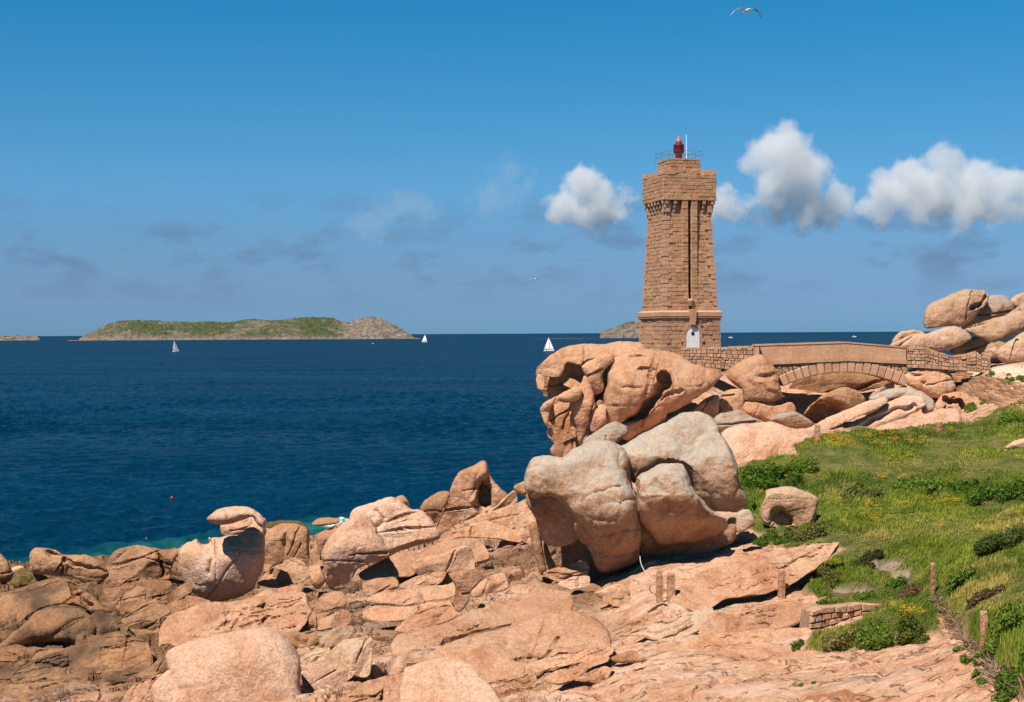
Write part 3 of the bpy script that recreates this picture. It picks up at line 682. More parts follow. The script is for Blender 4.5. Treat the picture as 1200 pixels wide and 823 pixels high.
rock('propping_rock', 'upright curved rock propping the left end of the cracked boulder', 'tan', 'N', '685,345 730,325 742,420 765,565 728,570 700,470', lean=.1, th=1.6, e=.7, d=63.3, back=2)
rock('bench_boulder', 'bench shaped pink boulder with a rounded back, foot of the pinnacle group', 'pink', 'N', '110,505 200,450 340,413 430,408 472,440 497,500 440,525 300,560 140,560', lean=.9, th=.8, e=.65, facets=2)
rock('bench_block', 'sharp edged block in front of the bench shaped boulder', 'pink', 'N', '138,522 250,480 396,438 426,542 350,557 168,578', lean=.3, th=.9, e=.45, facets=3, dz=-.3)
# ---- stepped blocks in the middle
rock('stepped_rock', 'broad pink ledge left of the bench boulder', 'pink', 'S', '483,195 560,150 640,110 735,93 765,130 740,205 620,222 510,228', lean=1.0, th=.7, e=.6, facets=3)
rock('small_block', 'small oblong pink block below the broad ledge', 'pink', 'S', '502,237 640,213 662,260 530,302 510,290', lean=.5, th=.8, e=.45, facets=3)
rock('cleft_block', 'pink block with a pointed left end in the stepped rocks', 'pink', 'S', '683,252 740,220 820,200 885,193 862,242 800,262 700,265', **BL)
rock('cleft_slab', 'flat pink slab stepping down left below the pointed block', 'pink', 'S', '530,318 660,275 780,263 900,253 930,235 942,290 880,317 800,327 700,347 600,335', **SL)
rock('shadowed_ledge', 'long pink ledge with a black gap under its middle', 'pink', 'S', '493,385 560,345 700,352 800,333 905,328 922,372 800,382 720,412 640,428 530,422', lean=1.0, th=.8, e=.6, facets=2)
rock('upright_block', 'upright notched block at the right end of the stepped rocks', 'pink', 'S', '905,195 990,178 1052,183 1062,215 1010,272 990,332 950,375 928,332 930,260', lean=.3, th=.9, e=.55, facets=3)
rock('lone_block', 'tan block standing alone beside the trodden rock ramp', 'pink', 'S', '1008,285 1060,235 1160,198 1177,265 1080,292 1020,308', lean=.5, th=.8, e=.5, facets=3)
rock('stacked_block', 'top block of the small three block stack left of centre', 'pink', 'S', '283,335 320,290 410,283 432,320 410,357 290,368', lean=.6, th=.8, e=.5, facets=3)
rock('stacked_block', 'middle block of the small three block stack left of centre', 'pink', 'S', '283,392 360,375 430,368 447,410 420,442 290,462', lean=.6, th=.8, e=.5, facets=3)
rock('stacked_block', 'lowest block of the small three block stack left of centre', 'buff', 'S', '300,502 380,450 452,443 442,492 370,542 308,542', lean=.6, th=.8, e=.5, facets=3)
rock('narrow_block', 'narrow upright block left of the three block stack', 'tan', 'S', '213,422 270,380 282,462 270,470 213,472', **BL)
rock('brown_chip', 'orange brown chip of rock below the narrow upright block', 'tan', 'S', '158,497 260,468 277,482 220,542 170,522', **BL)
rock('round_stone', 'round fist of stone between the brown chip and the stack', 'tan', 'S', '240,520 270,492 302,500 308,538 262,548', **BL)
rock('bedding_slab', 'long fractured pink slab below the hat boulder', 'pink', 'P', '190,742 196,730 210,720 250,708 285,704 320,695 352,694 357,710 363,716 351,734 335,744 307,738 262,743 225,755 208,764 194,760', cracks=[('215,725 250,722 300,715 350,707', 1.2, .12), ('262,712 268,728 255,738', 1.2, .12), ('310,706 316,722 305,733', 1.3, .15)], **SL)
rock('ridge_slab', 'narrow ridge of rock at the foot of the hat boulder', 'pink', 'H', '378,572 430,535 520,518 602,513 602,537 520,552 440,575', **SL)
rock('tan_wedge', 'low tan wedge behind the pale pointed stone', 'buff', 'S', '210,592 260,560 342,548 312,607 230,622', **BL)
rock('ramp_block', 'tan block with a sloping top and a sunlit square face', 'buff', 'S', '313,607 400,520 520,488 547,520 532,672 480,684 420,652', lean=.5, th=.8, e=.5, facets=4)
rock('pointed_stone', 'pale pointed stone casting black shade beside the smooth boulder', 'pale', 'S', '214,642 240,610 300,608 440,655 474,660 400,722 320,757 228,752', lean=.35, th=1.0, e=.55, facets=4)
rock('bottom_block', 'angular pink block at the bottom edge left of the flat pale boulder', 'pink', 'S', '380,795 500,710 660,668 702,690 697,800 695,850 370,850', lean=.8, th=.8, e=.55, facets=4, cracks=[('590,790 620,700 660,675', 8, .25)])
rock('flat_boulder', 'flat topped pale boulder at the bottom edge centre left', 'pale', 'S', '697,662 720,640 840,600 900,593 1000,620 1050,680 1100,720 1150,790 1165,850 697,850', lean=1.0, th=.7, e=.6, facets=2, rough=.6)
rock('great_slab', 'great pink slab slanting up right, upper of the middle pair', 'pink', 'P', '459,758 465,745 485,738 520,730 545,720 600,702 632,690 668,695 669,718 640,728 600,733 560,740 520,754 500,764 474,774 463,770', cracks=[('498,755 525,746 560,735', 1.2, .16)], lean=1.9, th=.8, e=.55, facets=2, fs=.5)
rock('great_slab', 'great pink slab slanting up right, lower of the middle pair', 'pink', 'P', '476,779 505,764 545,749 600,735 660,719 690,726 712,740 716,766 690,774 650,784 630,792 600,798 570,803 545,793 520,776 505,779', cracks=[('655,746 646,760 640,768', 1.0, .14), ('600,772 660,768 712,760', 1.0, .14)], lean=1.9, th=.8, e=.6, facets=2, fs=.5)
rock('wedge_slab', 'pale wedge of rock on the upper left of the great slabs', 'pink', 'S', '657,460 740,390 850,348 912,348 935,392 880,427 700,470', **SL)
rock('strip_slab', 'thin strip of rock directly under the lower great slab', 'pink', 'C', '-10,640 150,602 440,543 452,582 280,625 100,665 -10,690', **SL)
rock('strip_slab', 'second thin strip of rock under the great slabs with a dark hole', 'pink', 'C', '155,682 340,612 440,588 442,612 350,645 300,692 220,715', **SL)
rock('square_stone', 'squarish stone at the right end of the thin rock strips', 'pink', 'C', '348,668 430,633 462,650 442,692 380,705', **BL)
rock('brown_stone', 'brown stone below the left end of the thin rock strips', 'tan', 'C', '8,702 90,663 113,700 60,733 10,728', **BL)
rock('pale_stone', 'pale oblong stone lying alone on the lower rock pavement', 'pale', 'C', '648,652 750,618 773,660 670,680', **BL)
rock('thin_stone', 'thin flat stone left of the pale oblong stone', 'pink', 'C', '528,662 650,628 652,652 580,685', **SL)
rock('arched_stone', 'arched stone over a dark hollow in the middle of the lower pavement', 'pink', 'C', '468,592 560,560 632,600 560,620 490,610', lean=.4, th=1.0, e=.7)

# ---- the big cracked boulder
rock('cracked_boulder', 'huge cracked boulder in the centre, grey with lichen on top', 'grey', 'B', [
    ('64,372 75,310 100,250 140,234 240,238 290,190 380,167 440,169 500,198 535,240 552,330 572,420 580,540 586,690 560,718 480,735 424,722 398,650 370,610 335,606 290,572 280,505 190,410 100,425', dict(th=1.0, dz=-1.0, lean=.4, hang=.62)),
    ('76,405 190,370 300,470 330,590 250,635 170,642 128,600 115,510', dict(th=.7, dz=1.6, lean=-.2, hang=.1)),
    ('140,600 300,540 430,520 590,520 700,590 1000,570 1040,640 900,760 720,860 400,872 355,840 330,720 250,745 165,770', dict(th=.35, dz=4.2, lean=-.1)),
    ('488,187 560,140 640,110 700,85 800,40 870,30 930,50 962,90 1022,190 1062,270 1082,340 1113,400 1112,440 1055,482 960,476 880,436 850,360 800,275 700,255 600,300 575,335 540,240', dict(th=1.0, dz=.1, lean=.7, hang=.5)),
    ('574,322 640,275 700,250 800,250 850,350 920,455 1002,510 1012,572 900,614 780,634 690,630 640,560 594,490', dict(th=.95, dz=-.6, lean=.2, hang=.75)),
    ('588,470 690,570 800,600 960,540 1020,500 1060,520 1040,600 980,650 880,690 700,745 604,735', dict(th=.6, dz=2.2, lean=.1, hang=.5)),
    ('1050,490 1112,468 1147,535 1100,568 1055,570', dict(th=.9, dz=1.0))],
    cracks=[('388,395 440,386 500,362', 4, .25), ('508,435 555,420', 3.5, .2), ('425,560 480,545 570,560', 12, .18), ('430,650 500,668 575,650', 12, .2)],
    dents=[(330, 480, 70, 50, -.25), (480, 500, 70, 50, -.3)], d=60.5, lean=.3, e=.72, facets=1, fs=.4, rough=1.2, joints=0)
rock('slanting_boulder', 'smooth grey boulder slanting behind the top of the cracked boulder', 'grey', 'B', '318,225 345,150 420,90 490,57 545,75 547,110 500,145 470,205 400,230', d=69, lean=.5, th=.9, e=.8)
rock('round_stone', 'round pink stone in the shade at the foot of the cracked boulder', 'pink', 'C', '388,290 450,250 520,248 548,290 520,335 440,325', d=57.2, **RD)
rock('flat_stone', 'flat stone leaning on the round pink stone under the cracked boulder', 'tan', 'C', '428,312 500,290 562,315 520,353 450,335', d=56.2, **BL)
rock('yellow_stained_rock', 'rock with an orange stained foot behind the pair of granite posts', 'pink', 'C', '548,345 620,300 682,258 715,330 620,352 562,372', d=56.3, lean=.9, th=.8, e=.7)
rock('sunlit_ledge', 'pale ledge half in the shade right below the cracked boulder', 'pink', 'C', '850,187 960,125 1052,118 1065,150 980,178 870,198', lean=1.2, th=.8, e=.7)
rock('low_stone', 'long pale stone under the overhang left of the cracked boulder foot', 'pink', 'C', '158,195 230,165 340,148 350,200 240,235 178,218', d=62, **BL)
rock('low_stone', 'short yellowish stone in front of the long pale one under the overhang', 'pale', 'C', '218,243 300,215 358,213 354,252 280,268', d=60.5, **BL)

# ---- pink pavement right of centre
rock('pavement_slab', 'wide pale pink slab behind the two granite posts', 'pink', 'P', '788,708 794,690 820,672 860,660 900,650 945,640 985,636 972,654 932,682 905,692 870,699 850,702 825,715 800,716', cracks=[('800,700 850,688 900,672 960,650', 1.1, .10), ('855,690 872,676 868,664', 1, .1), ('905,688 895,675 900,660', 1, .1)], lean=1.9, th=.8, e=.45, facets=5, fs=.6, strata=.10)
rock('shelf_slab', 'red brown shelf of rock with a shaded front, left of the stub wall', 'pink', 'P', '820,742 832,728 850,722 900,711 937,705 949,712 941,726 925,734 905,738 880,738 850,747 825,750', lean=1.2, th=.95, e=.45, facets=5, fs=.6, strata=.1)
rock('stained_slab', 'brown stained slab left of the shelf of rock', 'buff', 'P', '735,744 775,726 800,721 832,714 831,731 805,746 782,752 752,745', **SL)
rock('thin_ledge', 'thin pink ledge running below the shelf of rock', 'pink', 'P', '783,762 815,750 850,741 900,739 942,737 947,746 900,757 850,764 810,768', **SL)
for pts, lab in (('638,375 700,333 732,350 702,397 650,402', 'pale stone left at the foot of the paired posts'), ('708,372 740,358 773,410 732,428', 'white wedge stone between the paired posts and the pavement'), ('748,342 790,348 822,380 782,397', 'pale stone right at the foot of the paired posts')):
    rock('foot_stone', lab, 'pale', 'C', pts, **BL)
# ---- turf
rock('turf_boulder', 'grey tan boulder with a hollowed underside lying on the turf', 'buff', 'G', '113,402 124,352 132,330 200,314 262,320 342,365 347,392 322,462 292,497 240,482 192,492 160,476 132,462', dents=[(192, 462, 40, 34, .9)], lean=.25, th=.9, e=.72, facets=3, fs=.5, hang=.1, joints=0)
rock('white_stone', 'white stone in the turf at the right edge below the ruined wall', 'pale', 'G', '1118,158 1150,135 1200,121 1260,124 1262,158 1150,168', **RD)
rock('field_stone', 'small grey stone in the middle of the green slope', 'grey', 'G', '1058,388 1080,364 1106,369 1112,392 1075,398', **RD)
# ---- rocks under and beside the bridge
rock('domed_rock', 'pale pink dome between the cracked boulder and the bridge', 'pale', 'A', '95,480 130,450 200,428 330,423 430,455 525,497 440,530 300,570 150,590 110,530', lean=.9, th=.8, e=.8, rough=.7, joints=0)
rock('capped_rock', 'grey capped round rock left behind the pale pink dome', 'grey', 'A', '58,425 100,380 180,367 270,398 320,430 200,450 110,470 70,445', d=96, **RD)
rock('ledge_rock', 'low pink rock with a dark right end at the turf edge', 'pink', 'A', '150,600 180,572 280,560 380,508 442,540 454,602 350,610 250,620 170,625', lean=.6, th=.8, e=.65, facets=2)
rock('grey_rock', 'smooth grey rock below the left foot of the arch', 'grey', 'A', '326,413 380,380 460,374 535,427 490,455 400,445', d=99, **RD)
rock('finger_slab', 'narrow pale slab slanting up right, front finger of the bridge rocks', 'pale', 'A', '480,465 560,420 700,350 860,305 878,330 780,384 600,465 518,492', d=95.5, lean=.8, th=.95, e=.7, joints=0)
rock('long_slab', 'broad pale slab slanting up right beneath the arch', 'pale', 'A', '525,505 620,452 780,380 880,310 960,282 1055,300 1068,340 1005,385 880,435 720,485 650,507', d=96.5, lean=.7, th=.95, e=.65, joints=0, cracks=[('700,470 860,390 1000,340', 10, .35)])
rock('nose_boulder', 'grey topped nose of rock over the broad slanting slab', 'grey', 'A', '800,312 850,275 950,257 1040,280 1097,322 1092,362 1048,374 1030,330 960,300 870,320', d=99.5, lean=.6, th=1.0, e=.8, joints=0)
rock('low_slab', 'lowest pale slab along the turf edge right of the arch', 'pale', 'A', '745,495 850,440 1000,390 1100,363 1205,363 1210,432 1050,475 900,495', d=92.8, lean=.9, th=.9, e=.65, joints=0)
rock('abutment_stone', 'pale stone in the shade at the right foot of the arch', 'grey', 'A', '795,305 840,260 900,233 912,258 850,290', d=107, **RD)
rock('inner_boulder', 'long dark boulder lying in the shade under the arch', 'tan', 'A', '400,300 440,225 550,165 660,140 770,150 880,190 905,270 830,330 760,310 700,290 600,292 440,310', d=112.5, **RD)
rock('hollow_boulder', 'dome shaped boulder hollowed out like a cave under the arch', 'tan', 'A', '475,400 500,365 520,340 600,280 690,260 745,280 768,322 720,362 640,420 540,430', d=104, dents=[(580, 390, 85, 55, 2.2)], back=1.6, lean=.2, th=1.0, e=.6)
rock('abutment_boulder', 'large orange boulder with a hollow carrying the left foot of the arch', 'orange', 'A', '123,195 160,145 250,115 290,108 342,145 382,200 392,280 405,305 340,330 220,330 190,270 150,232', d=105, dents=[(310, 205, 40, 16, .25)], cracks=[('240,205 320,258 380,278', 12, -.15)], lean=.25, th=.9, e=.75, joints=0)
rock('foot_boulder', 'orange rounded boulder below the left arch foot boulder', 'orange', 'A', '185,352 220,328 340,343 430,328 443,372 330,425 240,390', d=104, **RD)
rock('squared_rock', 'square faced orange rock left of the arch foot boulders', 'orange', 'A', '83,322 120,270 200,262 205,372 180,395 86,390', d=104.3, lean=.1, th=.7, e=.5)
rock('corner_rock', 'triangular orange rock beneath the tip of the cliff boulder', 'orange', 'A', '-10,385 30,330 84,298 80,405 40,420', d=104, **RD)
rock('bridgehead_boulder', 'orange boulder with a pitted face carrying the right foot of the arch', 'orange', 'A', '962,190 1040,154 1132,143 1182,200 1195,260 1135,305 1080,293 1000,252 968,242', d=106, dents=[(1015, 195, 28, 8, .25), (1055, 232, 12, 8, .2)], lean=.3, th=.9, e=.75, facets=1, fs=.5)
rock('knobbly_boulder', 'knobbly orange boulder with overhanging lips below the ruined wall', 'orange', 'T', '250,652 300,600 380,585 440,600 505,640 522,672 440,690 400,718 330,685 260,690', d=102, cracks=[('310,620 340,650 390,640 420,690', 9, .6)], lean=.4, th=.9, e=.7)
rock('small_boulder', 'small rounded boulder in front of the knobbly orange one', 'tan', 'T', '418,762 440,710 520,680 562,700 500,745 430,775', d=100, **RD)
rock('buried_stone', 'half buried pink stone between the turf and the ruined wall', 'pink', 'T', '518,745 580,680 642,690 660,720 600,748', d=99.5, **RD)
rock('turf_edge_boulder', 'grey angular boulder on the turf edge below the small boulders', 'grey', 'T', '428,798 520,738 600,743 655,792 600,828 480,828', d=93.5, lean=.5, th=.8, e=.65, facets=3)
rock('edge_stone', 'small pale stone at the right edge above the turf', 'pale', 'T', '690,745 715,730 745,732 750,760 700,762', d=95, **RD)

# ---- boulder pile on the right skyline
rock('crown_boulder', 'rounded boulder crowning the pile on the right skyline', 'buff', 'T', '183,238 198,160 250,110 350,60 450,40 520,45 542,85 522,122 470,200 400,243 300,253 210,264', d=112, cracks=[('540,75 530,110 450,140', 7, .5)], lean=.25, th=.95, e=.8, joints=1)
rock('grey_boulder', 'grey backed boulder right behind the crowning boulder', 'grey', 'T', '430,140 545,72 600,64 650,88 684,140 660,190 560,220 430,250 400,244', d=113.5, **RD)
rock('far_boulder', 'orange boulder at the left end of the skyline pile', 'buff', 'T', '18,345 50,290 80,264 150,254 202,272 180,320 60,350', d=114, **RD)
rock('long_boulder', 'long pale boulder lying under the crowning boulder', 'buff', 'T', '10,345 100,300 250,260 340,234 392,240 442,280 453,312 400,342 330,368 200,378 60,355', d=110.5, lean=.35, th=.95, e=.8)
rock('slanting_boulder', 'long boulder slanting up to the right edge in the skyline pile', 'buff', 'T', '408,262 440,235 520,210 620,190 700,150 740,128 810,140 800,235 732,262 640,312 560,332 470,292', d=111, lean=.3, th=.95, e=.8)
rock('lower_boulder', 'brown boulder at the right edge under the slanting one', 'buff', 'T', '578,382 600,350 700,285 820,235 850,350 780,432 640,434 590,412', d=109, lean=.1, th=.95, e=.8)
rock('top_boulder', 'boulder on top of the skyline pile cut by the right edge', 'buff', 'T', '660,105 732,54 820,50 830,150 700,160', d=114.5, **RD)
rock('pale_boulder', 'pale boulder deep in the shade under the skyline pile', 'pale', 'T', '500,388 580,350 600,400 560,410', d=110, **RD)
rock('pile_base_boulder', 'dark shaded boulder at the base of the skyline pile', 'buff', 'T', '330,370 420,320 520,300 640,320 640,430 520,440 400,420', d=114, **RD)

# ---- cliff of boulders below the lighthouse
rock('plateau_boulder', 'flat topped orange boulder forming the left brow of the cliff', 'orange', 'K', [
    ('120,225 124,185 170,140 250,80 360,65 480,54 560,41 642,41 690,62 700,110 520,140 385,150 360,175 290,155 262,200 240,232 160,232', dict(lean=.9, hang=.3)),
    ('125,240 145,200 175,240 165,300 135,290', dict(th=.8, dz=.3)),
    ('140,215 260,150 380,150 420,230 360,300 270,335 165,335', dict(dz=2.6, th=.4, lean=0.0, hang=0)),
    ('262,270 300,235 365,265 380,290 330,300', dict(dz=.9, th=.8))], d=101.5, lean=.8, th=1.0, e=.75, facets=1, fs=.4)
rock('cliff_pillar', 'fluted orange pillar of rock between the cliff brow and the great boulder', 'orange', 'K', [
    ('362,175 430,130 520,112 528,150 495,180 470,230 478,300 460,320 420,320 400,285 380,225', dict(dz=-.2, hang=.2)),
    ('390,250 500,180 500,480 420,500 400,400', dict(dz=2.6, th=.4)),
    ('425,385 480,370 492,390 488,470 440,480 420,440', dict(dz=.3))], d=101.5, lean=.1, th=1.0, e=.7)
rock('cliff_face_boulder', 'hollowed orange boulder on the lower left of the cliff', 'orange', 'K', [
    ('146,400 190,352 290,310 335,285 368,300 345,345 300,350 250,345 205,385 185,440 172,470', dict(dz=-.2, hang=.25)),
    ('146,400 172,392 196,420 186,480 170,472', dict(dz=0, th=.9)),
    ('300,350 345,290 382,228 425,320 440,400 418,440 400,520 372,585 345,560 330,500 318,440', dict(dz=.2, hang=.15)),
    ('182,505 205,495 225,545 215,566 190,545', dict(dz=.5)),
    ('300,430 330,420 345,500 330,545 305,520', dict(dz=.9)),
    ('165,370 300,320 370,400 350,570 215,580 185,500', dict(dz=2.6, th=.35, lean=.1))], d=100.5, lean=.15, th=.9, e=.7)
rock('great_cliff_boulder', 'great orange boulder with scooped hollows below the lighthouse door', 'orange', 'K', '484,470 480,360 494,270 486,190 520,120 600,90 700,77 800,84 880,110 960,155 1060,170 1113,206 1102,242 1012,332 920,392 820,424 802,462 700,512 650,524 598,545 560,520', d=99.5,
     dents=[(640, 122, 42, 8, .18), (690, 198, 40, 9, .2), (625, 288, 46, 8, .18), (640, 350, 75, 75, -.7), (580, 250, 50, 60, -.3)], hang=.3, cracks=[('790,225 795,270 740,345 705,395 650,435 580,465', 13, 1.1), ('790,460 860,425 960,380', 10, .5)], lean=.45, th=.85, e=.75, facets=1, fs=.3)
rock('knuckle_rock', 'knuckle of rock below the fluted pillar of the cliff', 'orange', 'K', '405,500 438,400 488,388 494,465 430,515', d=100, **RD)
rock('cliff_foot_boulder', 'round boulder at the foot of the cliff above the water', 'tan', 'K', '196,605 240,563 275,590 250,665 212,660', d=99, **RD)
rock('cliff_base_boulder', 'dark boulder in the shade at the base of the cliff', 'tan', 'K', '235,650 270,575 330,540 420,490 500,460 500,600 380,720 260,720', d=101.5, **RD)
rock('sloping_rock', 'sloping orange rock below the tip of the great cliff boulder', 'orange', 'K', '925,425 1012,340 1078,330 1064,445 1000,470', d=103, **RD)
# ------------------------------------------------------------------ masonry
def stone_mat(name, c1, c2, bump=1.0, rough=0.88):
    s = N(name)
    col = s.mix(s.ramp(s.noise(0.9, 5, 0.65), 0.38, 0.62), c4(c1), c4(c2))
    col = s.mix(1.0, col, s.ramp(s.noise(9, 5, 0.7), 0.3, 0.7, (0.72, 0.72, 0.72, 1), (1.22, 1.22, 1.22, 1)), 'MULTIPLY')
    st = s.ramp(s.noise(1.4, 5, 0.65, s.scalev((2.2, 2.2, 0.4))), 0.52, 0.75)
    col = s.mix(s.math('MULTIPLY', st, 0.35), col, (c1[0] * .5, c1[1] * .45, c1[2] * .4, 1))
    col = s.mix(1.0, col, s.attr('tone'), 'MULTIPLY')
    s.l(col, s.b.inputs['Base Color']); s.b.inputs['Roughness'].default_value = rough; s.b.inputs['Specular IOR Level'].default_value = 0.2
    s.l(s.bump(s.noise(14, 5, 0.7), 0.7 * bump, 0.04, s.bump(s.noise(3, 4, 0.6), 0.5 * bump, 0.08)), s.b.inputs['Normal'])
    return s.m
M['ashlar'] = stone_mat('lighthouse_stone', (0.49, 0.262, 0.145), (0.57, 0.33, 0.19))
M['dressed'] = stone_mat('dressed_pink_stone', (0.54, 0.29, 0.175), (0.60, 0.355, 0.225), 0.6)
M['rubble'] = stone_mat('rubble_stone', (0.50, 0.275, 0.165), (0.59, 0.36, 0.235), 1.2)
M['mortar'] = stone_mat('mortar', (0.33, 0.19, 0.11), (0.40, 0.24, 0.15))
def plain(name, c, rough=0.5, metal=0.0, noise=0.12, spec=0.5):
    s = N(name)
    v = s.ramp(s.noise(6, 5, 0.6), 0.3, 0.7, (1 - noise,) * 3 + (1,), (1 + noise,) * 3 + (1,))
    s.l(s.mix(1.0, c4(c), v, 'MULTIPLY'), s.b.inputs['Base Color'])
    s.b.inputs['Roughness'].default_value = rough; s.b.inputs['Metallic'].default_value = metal; s.b.inputs['Specular IOR Level'].default_value = spec
    return s.m
M['white'] = plain('white_paint', (0.86, 0.86, 0.85), 0.5, noise=.05)
M['red'] = plain('red_lantern_paint', (0.20, 0.016, 0.022), 0.4)
M['redlight'] = plain('faded_red_paint', (0.50, 0.13, 0.13), 0.45)
M['dark'] = plain('dark_glass', (0.015, 0.013, 0.015), 0.15)
M['iron'] = plain('weathered_iron', (0.16, 0.17, 0.16), 0.6, 0.3)
class G:
    """collects quads with a tone per vertex"""
    def __init__(s): s.v = []; s.f = []; s.c = []
    def quadbox(s, c, tone=1.0):
        """c: 8 corners, front 0-3 (bl br tr tl) then back 4-7"""
        k = len(s.v); s.v += [tuple(map(float, x)) for x in c]
        if not hasattr(tone, '__len__'): tone = (tone, tone, tone)
        s.c += [(tone[0], tone[1], tone[2], 1)] * 8
        s.f += [(k, k + 1, k + 2, k + 3), (k + 5, k + 4, k + 7, k + 6), (k + 4, k, k + 3, k + 7), (k + 1, k + 5, k + 6, k + 2), (k + 3, k + 2, k + 6, k + 7), (k + 4, k + 5, k + 1, k)]
    def box(s, x0, y0, z0, x1, y1, z1, tone=1.0):
        s.quadbox([(x0, y0, z0), (x1, y0, z0), (x1, y0, z1), (x0, y0, z1), (x0, y1, z0), (x1, y1, z0), (x1, y1, z1), (x0, y1, z1)], tone)
    def lathe(s, prof, n=20, cx=0, cy=0, tone=1.0):
        k = len(s.v)
        for r, z in prof:
            for i in range(n):
                a = 2 * math.pi * i / n; s.v.append((cx + r * math.cos(a), cy + r * math.sin(a), z)); s.c.append((tone, tone, tone, 1))
        for j in range(len(prof) - 1):
            for i in range(n): s.f.append((k + j * n + i, k + j * n + (i + 1) % n, k + (j + 1) * n + (i + 1) % n, k + (j + 1) * n + i))
        s.f.append(tuple(k + i for i in range(n))[::-1]); s.f.append(tuple(k + (len(prof) - 1) * n + i for i in range(n)))
    def tube(s, a, b, r, n=8, tone=1.0, r2=None):
        a = Vector(a); b = Vector(b); d = (b - a).normalized(); t = d.orthogonal().normalized(); w = d.cross(t); k = len(s.v)
        for p, rr in ((a, r), (b, r2 if r2 is not None else r)):
            for i in range(n):
                an = 2 * math.pi * i / n; s.v.append(tuple(p + (t * math.cos(an) + w * math.sin(an)) * rr)); s.c.append((tone, tone, tone, 1))
        for i in range(n): s.f.append((k + i, k + (i + 1) % n, k + n + (i + 1) % n, k + n + i))
        s.f.append(tuple(k + i for i in range(n))[::-1]); s.f.append(tuple(k + n + i for i in range(n)))
    def masonry(s, quad, out, ch=0.3, bw=0.55, proj_=(0.0, 0.05), gap=0.010, depth=0.12, tv=0.14, hole=None, wj=0.35, hj=0.0):
        """courses of rough faced blocks over a quad bl, br, tr, tl; out = outward normal"""
        bl, br, tr_, tl = [np.array(q, float) for q in quad]; out = np.array(out, float); out /= np.linalg.norm(out)
        Hh = np.linalg.norm((tl + tr_ - bl - br) / 2); nc_ = max(1, int(round(Hh / ch)))
        pt = lambda a, b: (bl * (1 - a) + br * a) * (1 - b) + (tl * (1 - a) + tr_ * a) * b
        zs = [0.0]
        for j in range(nc_): zs.append(zs[-1] + 1 + random.uniform(-hj, hj))
        zs = [z / zs[-1] for z in zs]
        for j in range(nc_):
            b0, b1 = zs[j], zs[j + 1]
            Wd = np.linalg.norm(pt(1, (b0 + b1) / 2) - pt(0, (b0 + b1) / 2))
            xs = [0.0]; first = True
            while xs[-1] < 1:
                w = bw * random.uniform(1 - wj, 1 + wj) / Wd
                if first and j % 2: w *= 0.55
                first = False
                xs.append(xs[-1] + w)
            if len(xs) > 2 and 1 - xs[-2] < 0.4 * bw / Wd: xs.pop(-2)
            xs[-1] = 1.0
            gx_, gz_ = gap / Wd, gap / Hh
            for a0, a1 in zip(xs[:-1], xs[1:]):
                if hole and hole(*(pt((a0 + a1) / 2, (b0 + b1) / 2))): continue
                A0, A1, B0, B1 = a0 + gx_ / 2, a1 - gx_ / 2, b0 + gz_ / 2, b1 - gz_ / 2
                if A1 - A0 < 0.02 / Wd: continue
                p = random.uniform(*proj_); ix = min(0.022 / Wd, (A1 - A0) * .25); iz = min(0.022 / Hh, (B1 - B0) * .25)
                jt = lambda: random.uniform(-.4, .4)
                base = [pt(A0, B0), pt(A1, B0), pt(A1, B1), pt(A0, B1)]
                fr = [pt(A0 + ix * (1 + jt()), B0 + iz * (1 + jt())), pt(A1 - ix * (1 + jt()), B0 + iz * (1 + jt())), pt(A1 - ix * (1 + jt()), B1 - iz * (1 + jt())), pt(A0 + ix * (1 + jt()), B1 - iz * (1 + jt()))]
                t = 1 + random.uniform(-tv, tv); hue = random.uniform(-.05, .05); tn = (t * (1 + hue), t, t * (1 - hue))
                k = len(s.v)
                s.v += [tuple(x + out * (p + random.uniform(0, .012))) for x in fr] + [tuple(x) for x in base] + [tuple(x - out * depth) for x in base]
                s.c += [(tn[0], tn[1], tn[2], 1)] * 12
                s.f.append((k, k + 1, k + 2, k + 3))
                for i in range(4):
                    i2 = (i + 1) % 4
                    s.f.append((k + 4 + i, k + 4 + i2, k + i2, k + i)); s.f.append((k + 8 + i, k + 8 + i2, k + 4 + i2, k + 4 + i))
    def make(s, name, mat, parent=None, smooth=False):
        return mesh_obj(name, s.v, s.f, M[mat] if isinstance(mat, str) else mat, parent, smooth, np.array(s.c))
def frustum(h0, h1, z0, z1):
    return [((-h0, -h0, z0), (h0, -h0, z0), (h1, -h1, z1), (-h1, -h1, z1)), ((h0, -h0, z0), (h0, h0, z0), (h1, h1, z1), (h1, -h1, z1)),
            ((h0, h0, z0), (-h0, h0, z0), (-h1, h1, z1), (h1, h1, z1)), ((-h0, h0, z0), (-h0, -h0, z0), (-h1, -h1, z1), (-h1, h1, z1))]
OUT4 = [(0, -1, 0), (1, 0, 0), (0, 1, 0), (-1, 0, 0)]
def solid(g, h0, h1, z0, z1, tone=0.92):
    g.quadbox([(-h0, -h0, z0), (h0, -h0, z0), (h1, -h1, z1), (-h1, -h1, z1), (-h0, h0, z0), (h0, h0, z0), (h1, h1, z1), (-h1, h1, z1)], tone)

